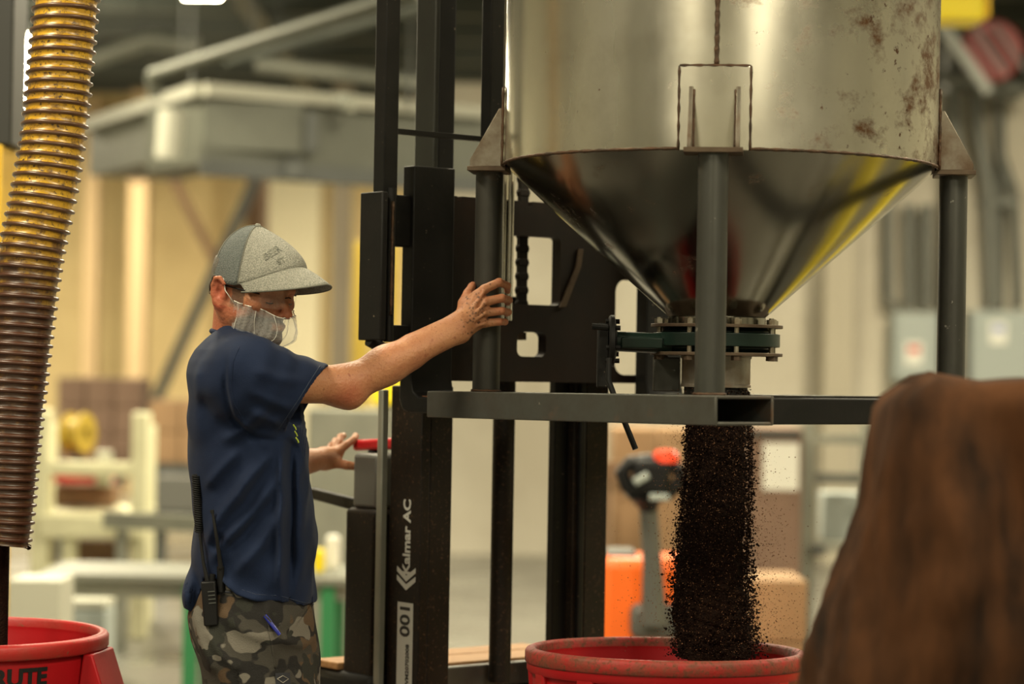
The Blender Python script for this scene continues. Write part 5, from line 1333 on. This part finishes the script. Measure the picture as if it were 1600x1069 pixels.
def fold_disp(p):
    x, z = p[:, 0], p[:, 2]; d = np.zeros(len(p), 'f'); nearw = np.clip((5.16 - p[:, 1]) / .10, 0, 1)
    for lst, s in ((FOLDS, 1), (GRO, -1)):
        for c, a, w_ in lst:
            g = np.zeros(len(p), 'f'); m_ = len(c) - 1
            for i in range(m_):
                dd, h = seg_dist2(x, z, c[i], c[i + 1]); tt = (i + h) / m_; g = np.maximum(g, np.exp(-(dd / w_) ** 2) * np.clip(np.minimum(tt, 1 - tt) * 4 + .15, 0, 1))
            d += s * 1.35 * a * g
    d = d * nearw
    d += .0016 * np.sin(x * 42 + z * 31 + 2 * np.sin(z * 17)) + .0012 * np.sin(x * 90 - z * 60 + p[:, 1] * 50)
    d += (1 - nearw) * .004 * np.sin(z * 30 + x * 20 + np.sin(p[:, 1] * 30))
    return d
def torso_loft(p, grow=0.0):
    z = p[:, 2]; cx = tri2(z, t_cx); a = tri2(z, t_a) + grow; b = tri2(z, t_b) + grow
    q = (np.abs((p[:, 0] - cx) / a) ** 2.35 + np.abs((p[:, 1] - cy_t) / b) ** 2.35) ** (1 / 2.35)
    return (q - 1) * np.minimum(a, b) * .93
_zo = tz[::1]; _ord = np.argsort(_zo)
def tri2(z, arr): return np.interp(z, _zo[_ord], arr[_ord]).astype('f')
def shirt_outer(p): return shirt_base(p) - fold_disp(p)
def shirt_base(p):
    d = torso_loft(p)
    d = smax(d, p[:, 2] - float(zof(508)), .03)
    sl = rcone(p, SL0, SL1, .084, .082)
    sl = np.minimum(sl + 0, sl)
    sh = rcone(p, Q(360, 566, 5.12), Q(392, 584, 5.01), .055, .070)
    d = smin(d, sh, .05); d = smin(d, sl, .035)
    d = smin(d, rcone(p, SLL0, SLL1, .082, .080), .04)
    # tail at the back, hanging over the waist
    d = smin(d, ell(p, Q(303, 928, 5.13), (.022, .09, .050)), .02)
    return d
def hem_cut(p):       # hem: lower at front and back tail, raised over the near hip where the radio sits
    xh = p[:, 0]; pxs = np.array([285, 300, 318, 345, 372, 400, 437, 470, 500]); pys = np.array([955, 962, 905, 905, 928, 938, 940, 950, 953])
    xs = np.array([P(a, b, 5.02).x for a, b in zip(pxs, pys)]); zs_ = np.array([P(a, b, 5.02).z for a, b in zip(pxs, pys)])
    return (np.interp(xh, xs, zs_) - p[:, 2]).astype('f')
def shirt_sdf(p):
    d = shirt_outer(p)
    hc_ = hem_cut(p); pl_d = (p - cutp.astype('f')) @ cn.astype('f')
    th_ = np.clip(np.minimum(-hc_, np.where(torso_loft(p) > .01, -pl_d, 1)) * .45, .0055, .024)
    shell_ = np.maximum(d, -(shirt_base(p) + th_))
    shell_ = np.maximum(shell_, hc_)
    arm = (p - cutp.astype('f')) @ cn.astype('f')
    arm = np.where(p[:, 1] < 5.20, arm, -1); arm = np.where(p[:, 2] > zof(735), arm, -1); 
    arm = np.where(p[:, 0] > P(415, 600, 5.05).x, arm, -1) if True else arm
    near_sleeve = rcone(p, SL0, SL1 + (SL1 - SL0) * .8, .11, .12)
    arm = np.where((near_sleeve < 0) & (torso_loft(p) > .010), arm, -1)
    shell_ = np.maximum(shell_, arm)
    al = (p - SLL1.astype('f')) @ ((SLL1 - SLL0) / np.linalg.norm(SLL1 - SLL0)).astype('f'); al = np.where((torso_loft(p) > .0) & (p[:, 1] > 5.25), al, -1)
    shell_ = np.maximum(shell_, al)
    nk = rcone(p, Q(374, 545, 5.165), Q(392, 480, 5.16), .066, .070)      # neck hole
    shell_ = np.maximum(shell_, -nk)
    return shell_
v, f = surface_net(shirt_sdf, (P(270, 700, 5.1).x, 4.86, zof(985)), (P(530, 700, 5.1).x, 5.60, zof(495)), .0036)
v = smooth_mesh(v, f, 2, .5)
M['shirt'] = mat('shirt', (0.0042, 0.0112, 0.037), 0.85, color2=(0.0062, 0.0150, 0.046), scale=9, bump=.25, bump_scale=700, spec=.25)
N_, L_, B_ = nodes_of(M['shirt']); B_.inputs['Sheen Weight'].default_value = .03; B_.inputs['Sheen Roughness'].default_value = .5
add_layer(M['shirt'], (0.010, 0.011, 0.018), 3.0, .62, .76, detail=6)
shirt = link_mesh('t_shirt', mesh_np('t_shirt', v, f), M['shirt'], wk, smooth=180)
# seams: sleeve hem stitch and hem band, shoulder seam
M['thread'] = mat('thread', (0.016, 0.026, 0.055), .8)
# printed yellow green lettering on the chest edge
M['print'] = mat('print', (.45, .55, .06), .7)

# collar
m = MB(); ring = []
for k in range(40):
    a = 2 * math.pi * k / 40; ring.append(Vector(Q(375, 537, 5.165)) + V(math.cos(a) * .064 + .004, math.sin(a) * .070, .018 * -math.cos(a) + .008))
m.tube(ring + [ring[0]], .006, 8, caps=False); m.build('collar', M['shirt'], shirt, smooth=180)

# ---- trousers
pz = np.array([zof(y) for y in (890, 930, 960, 1000, 1040, 1080, 1130, 1180)])
p_l = [312, 302, 298, 303, 314, 322, 330, 336]; p_r = [482, 490, 493, 496, 499, 502, 504, 505]; p_w = [.150, .168, .180, .188, .190, .190, .185, .170]
p_cx = np.array([P((a + b) / 2, y, DB).x for a, b, y in zip(p_l, p_r, (890, 930, 960, 1000, 1040, 1080, 1130, 1180))]); p_a = np.array([(b - a) / 2 / F * DB for a, b in zip(p_l, p_r)]); p_b = np.array(p_w)
def pint(z, arr): o = np.argsort(pz); return np.interp(z, pz[o], arr[o]).astype('f')
PFOLD = [([zx(*q) for q in c], a, w_) for c, a, w_ in [([(325, 990), (345, 1020), (372, 1040)], .006, .010), ([(300, 960), (312, 1000), (330, 1040)], .006, .012), ([(440, 1000), (470, 1012), (496, 1008)], .005, .010), ([(420, 950), (424, 1000), (430, 1045)], .004, .005), ([(350, 960), (380, 985), (410, 995)], .004, .012)]]
def trousers_sdf(p):
    z = p[:, 2]; cx, a, b = pint(z, p_cx), pint(z, p_a), pint(z, p_b)
    q = (np.abs((p[:, 0] - cx) / a) ** 2.3 + np.abs((p[:, 1] - cy_t) / b) ** 2.3) ** (1 / 2.3); d = (q - 1) * np.minimum(a, b) * .93
    d = smax(d, -(z - .70), .02)
    for s in (-1, 1):
        lg = rcone(p, (cx_t + .02, cy_t + s * .098, .80), (cx_t + .03, cy_t + s * .105, .46), .098, .086)
        lg = smin(lg, rcone(p, (cx_t + .03, cy_t + s * .105, .46), (cx_t - .005, cy_t + s * .11, .07), .085, .075), .02)
        d = smin(d, lg, .03)
    x = p[:, 0]; nearw = np.clip((5.14 - p[:, 1]) / .1, 0, 1)
    for c, am, w_ in PFOLD:
        g = np.zeros(len(p), 'f')
        for i in range(len(c) - 1): g = np.maximum(g, np.exp(-(seg_dist2(x, z, c[i], c[i + 1])[0] / w_) ** 2))
        d = d - am * g * nearw
    d = d - .003 * np.sin(z * 38 + x * 25 + 1.5 * np.sin(p[:, 1] * 22)) 
    d = np.maximum(d, z - zof(893)); d = np.maximum(d, .065 - z)
    return d
v, f = surface_net(trousers_sdf, (P(275, 1000, DB).x, 4.92, .03), (P(545, 1000, DB).x, 5.42, zof(880)), .0055); v = smooth_mesh(v, f, 1)
M['camo'] = mat('camo', (0.048, 0.044, 0.036), .85, bump=.3, bump_scale=500, spec=.25)
for col_, sc_n, lo_, hi_, rt in (((0.016, 0.015, 0.014), 9, .50, .515, 1.7), ((0.15, 0.138, 0.115), 10, .56, .575, 4.1), ((0.085, 0.055, 0.032), 8, .58, .595, 8.3), ((0.024, 0.025, 0.020), 13, .58, .595, 6.6)):
    add_layer(M['camo'], col_, sc_n, lo_, hi_, detail=2.0, stretch=(1, 1, 1.45), rot=rt)
tro = link_mesh('trousers', mesh_np('trousers', v, f), M['camo'], wk, smooth=180)
# near-side depth of the trousers / shirt at a picture point, by ray marching the field
def hit(px, py, fn, d0=4.7, d1=5.4):
    ds = np.linspace(d0, d1, 700); pts = np.array([P(px, py, D) for D in ds], 'f'); val = fn(pts); i = np.nonzero(val < 0)[0]
    return float(ds[i[0]]) if len(i) else 5.0
def on(fn, pts, lift=.001): return [P(x, y, hit(x, y, fn) - lift) for x, y in pts]
def strip(name, fn, pts, r, m_, parent, lift=0.0, n_=6): return MB().tube(on(fn, pts, lift), r, n_).build(name, m_, parent, smooth=180)
M['denim_dark'] = mat('denim_dark', (.018, .020, .026), .8, bump=.2, bump_scale=400)
def dense_px(pts, k=8):
    out = []
    for (a, b) in zip(pts[:-1], pts[1:]):
        for t in np.linspace(0, 1, k, endpoint=False): out.append((a[0] + (b[0] - a[0]) * t, a[1] + (b[1] - a[1]) * t))
    return out + [pts[-1]]
strip('side_seam', trousers_sdf, dense_px([(415, 955), (424, 1000), (430, 1044)]), .0022, M['camo'], tro)
strip('pocket_seam', trousers_sdf, dense_px([(337, 930), (352, 925), (362, 926)]), .0025, M['denim_dark'], tro)
strip('belt', trousers_sdf, dense_px([(309, 893), (325, 897), (345, 898)]), .010, M['denim_dark'], tro)
def patch(name, fn, quad, nx, ny, th, m_, parent, lift=.002):
    (x0, y0), (x1, y1), (x2, y2), (x3, y3) = quad; g = []
    for j in range(ny + 1):
        for i in range(nx + 1):
            s, t = i / nx, j / ny; x = (x0 * (1 - s) + x1 * s) * (1 - t) + (x3 * (1 - s) + x2 * s) * t; y = (y0 * (1 - s) + y1 * s) * (1 - t) + (y3 * (1 - s) + y2 * s) * t
            g.append((x, y, hit(x, y, fn)))
    fr_v = [P(x, y, d - lift - th) for x, y, d in g]; bk = [P(x, y, d + .004) for x, y, d in g]; n0 = len(g); q = nx + 1
    fs_ = [(j * q + i, j * q + i + 1, (j + 1) * q + i + 1, (j + 1) * q + i) for j in range(ny) for i in range(nx)]
    fs2 = [tuple(n0 + i for i in f_[::-1]) for f_ in fs_]
    bd = [i for i in range(q)] + [j * q + nx for j in range(1, ny + 1)] + [ny * q + i for i in range(nx - 1, -1, -1)] + [j * q for j in range(ny - 1, 0, -1)]
    sd = [(bd[k], bd[(k + 1) % len(bd)], n0 + bd[(k + 1) % len(bd)], n0 + bd[k]) for k in range(len(bd))]
    return MB().add(fr_v + bk, fs_ + fs2 + sd).build(name, m_, parent, smooth=50)
patch('cargo_pocket', trousers_sdf, [(376, 1058), (494, 1052), (498, 1150), (378, 1150)], 10, 8, .003, M['camo'], tro)
patch('pocket_flap', trousers_sdf, [(373, 1050), (495, 1040), (497, 1078), (375, 1082)], 10, 3, .006, M['camo'], tro)
pp = patch('brand_patch', trousers_sdf, [(430, 1052), (453, 1051), (454, 1070), (431, 1070)], 3, 2, .008, M['denim_dark'], tro)
M['patch_line'] = mat('patch_line', (.35, .33, .28), .8)
dia = [P(x, y, hit(x, y, trousers_sdf) - .0115) for x, y in ((433, 1061), (442, 1056), (451, 1061), (442, 1067), (433, 1061))]
MB().tube(dia, .0008, 5).build('diamond_outline', M['patch_line'], tro)
# t-shirt trims
def sh_vis(p): return shirt_sdf(p)
strip('sleeve_stitch', sh_vis, dense_px([(500, 572), (488, 590), (468, 622), (449, 650), (434, 672)], 6), .0011, M['thread'], shirt, .0)
strip('armhole_seam', sh_vis, dense_px([(374, 542), (364, 566), (361, 600), (366, 632), (380, 656)], 6), .0016, M['shirt'], shirt, .0)
strip('hem_stitch', sh_vis, dense_px([(376, 921), (400, 929), (432, 931)], 6), .0010, M['thread'], shirt, .0)
strip('hem_stitch', sh_vis, dense_px([(440, 932), (470, 941), (490, 944)], 6), .0010, M['thread'], shirt, .0)
for i, (x, y) in enumerate(((461, 664), (463, 674), (465, 684))):
    strip('chest_print', sh_vis, dense_px([(x - 3, y), (x, y + 4), (x + 1.5, y + 8)], 3), .0018, M['print'], shirt, .0)
# shoes
for s in (-1, 1):
    c = V(cx_t, cy_t + s * .11, 0)
    sh_ = MB().lathe(c, [(.001, .0), (.055, .0), (.06, .02), (.056, .07), (.05, .11), (.001, .11)], 24).build('shoe', mat('shoe', (.03, .025, .02), .6), wk, smooth=180)
    for v_ in sh_.data.vertices:
        if v_.co.x > 0: v_.co.x *= 3.0; v_.co.z *= (1 - .45 * min(1, v_.co.x / .18))

# ---- cap
M['cap_front'] = mat('cap_front', (0.36, 0.35, 0.30), .85, color2=(0.20, 0.205, 0.175), scale=480, detail=1, lo=.4, hi=.6, bump=.5, bump_scale=330, spec=.2)
M['cap_mesh'] = mat('cap_mesh', (0.115, 0.13, 0.125), .85, color2=(0.20, 0.215, 0.205), scale=560, detail=1, lo=.46, hi=.60, bump=.6, bump_scale=420, spec=.2)
M['cap_seam'] = mat('cap_seam', (0.16, 0.16, 0.13), .85)
cap = root('cap', H(0, 0, .02), None, None); cap.parent = wk; cap.location = Vector(H(0, 0, .02)) - wk.location
def crown_pt(ph, t, lift=0.0):
    """ph: azimuth (0 = front), t: 0 base .. 1 top"""
    c = math.cos(ph); s = math.sin(ph)
    fx = .122 if c > 0 else .101; rx = fx; ry = .0845
    zb = .018 + .064 * max(0, c) ** 1.5
    ztop_ = .150
    # profile: front panels stand steeper
    w0 = min(1, max(0, (c - .1) / .5)); k = 2.1 - .35 * w0
    prof = (1 - t ** k) ** (.53 + .20 * w0)
    lean = (.010) * t * (1 - t) * 2
    x = .008 * (1 - t) - .012 * t + (rx + lift) * prof * c + (lean if c > 0 else 0); y = (ry + lift) * prof * s
    return Vector(H(x, y, zb + (ztop_ + lift - zb) * t))
def crown(name, p0, p1, m_, lift=0.0):
    nt2, npn = 22, 36; vs_, fs_ = [], []
    for j in range(nt2 + 1):
        t = j / nt2; t = 1 - (1 - t) ** 1.6
        for i in range(npn + 1): vs_.append(crown_pt(p0 + (p1 - p0) * i / npn, min(t, .9999), lift))
    q = npn + 1
    for j in range(nt2):
        for i in range(npn): fs_.append((j * q + i, j * q + i + 1, (j + 1) * q + i + 1, (j + 1) * q + i))
    o = MB().add(vs_, fs_).build(name, m_, cap, smooth=180); md = o.modifiers.new('solid', 'SOLIDIFY'); md.thickness = .0065; md.offset = -1
    return o
FA = math.radians(80)
crown('crown_front', -FA, FA, M['cap_front']); crown('crown_back', FA, 2 * math.pi - FA, M['cap_mesh'], -.0004)
for ph in (FA, -FA, 0, math.pi, math.radians(130), math.radians(-130)):
    if ph == 0: continue
    MB().tube([crown_pt(ph, 1 - (1 - k / 20) ** 1.6 if k < 20 else .9999, .0002) for k in range(21)], .0011, 6).build('panel_seam', M['cap_seam'], cap, smooth=180)
MB().lathe(Vector(H(-.012, 0, .150)), [(.0001, .005), (.005, .004), (.0075, 0), (.0001, -.001)], 14, axis=(Vector(hf), Vector(hl), Vector(hu))).build('cap_button', M['cap_front'], cap)
def brim_pt(ph, s):
    base = to_local_h(crown_pt(ph, 0.0)); c = abs(ph) / math.radians(76)
    ext = .077 * max(0, (1 - c ** 2.2)) ** .85 if c < 1 else 0
    edge_z = .060 - .052 * c ** 1.45
    z0 = base[2]; x = base[0] + ext * s * (1.0); y = base[1] * (1 + .10 * s * (1 - c))
    zt = z0 + (edge_z - z0) * s * (1 if c < .999 else 0) + .010 * s * (1 - s) * (1 - c)
    return Vector(H(x, y, zt))
def to_local_h(vw): d = (np.array(vw) - HC); return np.array([d @ hf, d @ hl, d @ hu]) / HS
vs_, fs_ = [], []; nu, ns = 40, 12
for i in range(nu + 1):
    ph = math.radians(-76 + 152 * i / nu)
    for j in range(ns + 1): vs_.append(brim_pt(ph, j / ns))
q = ns + 1
for i in range(nu):
    for j in range(ns): fs_.append((i * q + j, i * q + j + 1, (i + 1) * q + j + 1, (i + 1) * q + j))
o = MB().add(vs_, fs_).build('brim', M['cap_front'], cap, smooth=180); md = o.modifiers.new('solid', 'SOLIDIFY'); md.thickness = .0035; md.offset = 0
MB().tube([brim_pt(math.radians(-75 + 150 * k / 40), .0) + Vector(hu) * .001 for k in range(41)], .0014, 6).build('brim_seam', M['cap_seam'], cap, smooth=180)
MB().tube([brim_pt(math.radians(-75 + 150 * k / 60), 1.0) for k in range(61)], .0021, 6).build('brim_piping', M['cap_seam'], cap, smooth=180)
# faded lettering on the near front panel
def cap_text(body, size, ph0, t0, slope, m_):
    me = text_mesh(body, size, .0002, .0003, 'LEFT')
    for v_ in me.vertices:
        x, y, h = v_.co; ca, sa = math.cos(slope), math.sin(slope); u, w_ = x * ca - y * sa, x * sa + y * ca
        q0 = crown_pt(ph0 + u / .105, t0 + w_ / .12, .0012 + h); v_.co = q0
    return link_mesh('cap_lettering', me, m_, cap, smooth=None)
M['cap_print'] = mat('cap_print', (.10, .105, .09), .9, color2=(.22, .22, .18), scale=300, lo=.45, hi=.55)
cap_text('BEER', .024, math.radians(-52), .40, math.radians(20), M['cap_print'])
cap_text('ST', .020, math.radians(-36), .24, math.radians(20), M['cap_print'])

# ---- beard net with ear loops
M['net'] = mat('net', (.88, .88, .84), .8, alpha=.20, bump=.4, bump_scale=300)
def net_pt(a, t):
    """a: azimuth round the face (0 = front), t: 0 top edge .. 1 under the chin"""
    c, s = math.cos(a), math.sin(a); fr_w = max(0, c) ** 2
    ztop_n = -.036 + .004 * fr_w + .022 * (1 - fr_w) + .0022 * math.sin(7 * a + 1)
    if abs(a) > 1.2: ztop_n += .0
    z = ztop_n + (-.118 - ztop_n) * t
    rx = .098 + .034 * math.sin(math.pi * min(1, t * .9 + .12)) ** .8 * fr_w; ry = .073
    shrink = 1 - .42 * max(0, t - .55) ** 1.4 / .45 ** 1.4
    rip = .0030 * math.sin(11 * a + 4 * t) + .0026 * math.sin(23 * a - 5 * t + 1) * (1 - .6 * t) + .0014 * math.sin(47 * a + 9 * t)
    x = .008 + (rx + rip) * c * shrink; y = (ry + rip) * s * (1 - .10 * t) * (shrink * .5 + .5)
    return Vector(H(x, y, z))
vs_, fs_ = [], []; na2, nt3 = 110, 24; amax = math.radians(84)
for i in range(na2 + 1):
    for j in range(nt3 + 1): vs_.append(net_pt(-amax + 2 * amax * i / na2, j / nt3))
q = nt3 + 1
for i in range(na2):
    for j in range(nt3): fs_.append((i * q + j, i * q + j + 1, (i + 1) * q + j + 1, (i + 1) * q + j))
net = MB().add(vs_, fs_).build('beard_net', M['net'], wk, smooth=180)
M['elastic'] = mat('elastic', (.82, .80, .72), .7)
MB().tube([net_pt(-amax + 2 * amax * k / 120, .0) for k in range(121)], .0011, 6).build('net_edge', M['elastic'], net, smooth=180)
for s in (-1, 1):
    a = net_pt(s * amax, .05); MB().tube([a, Vector(H(-.004, s * .081, .004)), Vector(H(-.012, s * .083, .028)), Vector(H(-.026, s * .081, .03))], .0011, 6).build('ear_loop', M['elastic'], net, smooth=180)
    for aa_ in (.5, .93, 1.38): MB().tube([net_pt(s * aa_, k / 12) + Vector(hf) * .0006 + Vector(hl) * (.003 * math.sin(k * .7 + aa_ * 9)) for k in range(11)], .0005, 5).build('net_pleat', M['elastic'], net, smooth=180)
# ---- safety glasses
M['lens'] = mat('lens', (.9, .92, .9), .05, alpha=.07, spec=.8)
gl = root('safety_glasses', H(.1, 0, 0), None, None); gl.parent = wk; gl.location = Vector(H(.1, 0, 0)) - wk.location
for s in (-1, 1):
    vs_, fs_ = [], []
    for i in range(11):
        yy = s * (.008 + .052 * i / 10)
        for j in range(7):
            zz = -.020 + .040 * j / 6; edge = 1 - abs(j - 3) / 3; xx = .106 - .030 * (i / 10) ** 2.2 + .002 * edge
            sq = 1 - .18 * (1 - edge) * (1 if i in (0, 10) else 0); vs_.append(Vector(H(xx, yy, .004 + (zz) * sq)))
    for i in range(10):
        for j in range(6): fs_.append((i * 7 + j, i * 7 + j + 1, (i + 1) * 7 + j + 1, (i + 1) * 7 + j))
    MB().add(vs_, fs_).build('lens', M['lens'], gl, smooth=180)
    MB().tube([Vector(H(.077, s * .061, .012)), Vector(H(.03, s * .074, .013)), Vector(H(-.01, s * .078, .014))], .0016, 6).build('temple', M['black_plastic'], gl)
MB().tube([Vector(H(.107, -.009, .010)), Vector(H(.109, 0, .012)), Vector(H(.107, .009, .010))], .0015, 6).build('bridge', M['black_plastic'], gl)

# ---- two-way radio on the belt, its coiled cord, and a pen
dR = min(hit(328, 940, trousers_sdf), hit(322, 920, trousers_sdf)) - .017
rb = P(330, 980, dR)
rad_ = root('two_way_radio', rb, 'black two-way radio with long antenna clipped to the worker belt', 'radio')
MB().bar(P(331, 977, dR), P(326, 908, dR - .002), .026, .030, up=(1, 0, 0)).build('radio_body', M['black_plastic'], rad_, bevel=.003)
MB().tube([P(324, 908, dR), P(318, 880, dR), P(312, 833, dR + .01)], [.0048, .0036, .003], 10).build('antenna', M['rubber'], rad_)
MB().tube([P(331, 908, dR), P(332, 897, dR)], .006, 12).build('radio_knob', M['black_plastic'], rad_)
for k in range(4): MB().bar(P(324.5 + .6 * k, 925 + 6 * k, dR - .0155), P(335.5 + .6 * k, 924 + 6 * k, dR - .0155), .0012, .002).build('speaker_slot', M['darkgrey'], rad_, smooth=None)
dR2 = hit(343, 905, trousers_sdf) - .012
r2 = root('radio_microphone', P(346, 905, dR2), 'second thin black antenna piece standing at the worker hip', 'antenna')
MB().tube([P(346, 925, dR2), P(345, 885, dR2 - .002)], .0085, 12).build('holder', M['black_plastic'], r2)
ap = [(345, 888), (343, 872), (340, 850), (336, 825), (332, 800)]
dA = [min(dR2, min(hit(x_ + q, y_, shirt_sdf) for q in (-8, -4, 0, 4, 8)) - .006) for x_, y_ in ap]
MB().tube([P(x_, y_, d_) for (x_, y_), d_ in zip(ap, dA)], [.0052, .0044, .0038, .0033, .0028], 10).build('antenna', M['rubber'], r2)
MB().tube([P(332, 802, dA[4]), P(331, 797, dA[4])], .0042, 10).build('antenna_tip', M['rubber'], r2)
# coiled cord behind the back
c0, c1 = P(306, 742, hit(308, 760, shirt_sdf) - .012), P(311, 832, hit(312, 820, shirt_sdf) - .012); pts_ = []
for k in range(26 * 14):
    t = k / (26 * 14); a = 2 * math.pi * k / 14; c = c0.lerp(c1, t); pts_.append(c + V(math.cos(a) * .0072, math.sin(a) * .0072, 0))
o = MB().tube(pts_, .0021, 6).build('coiled_cord', M['rubber'], smooth=180); tag(o, 'black coiled cord hanging down the worker back', 'cord')
dP = hit(426, 975, trousers_sdf) - .005
pn = root('pen', P(436, 992, dP), 'blue pen clipped at the worker trouser pocket', 'pen')
M['pen_blue'] = mat('pen_blue', (.02, .03, .28), .25)
MB().tube([P(437, 992, dP), P(420, 970, dP - .002), P(414, 962, dP)], [.0038, .0045, .0042], 10).build('barrel', M['pen_blue'], pn)
MB().tube([P(413, 961, dP - .003), P(424, 972, dP - .008)], .0014, 6).build('clip', M['chrome'], pn)
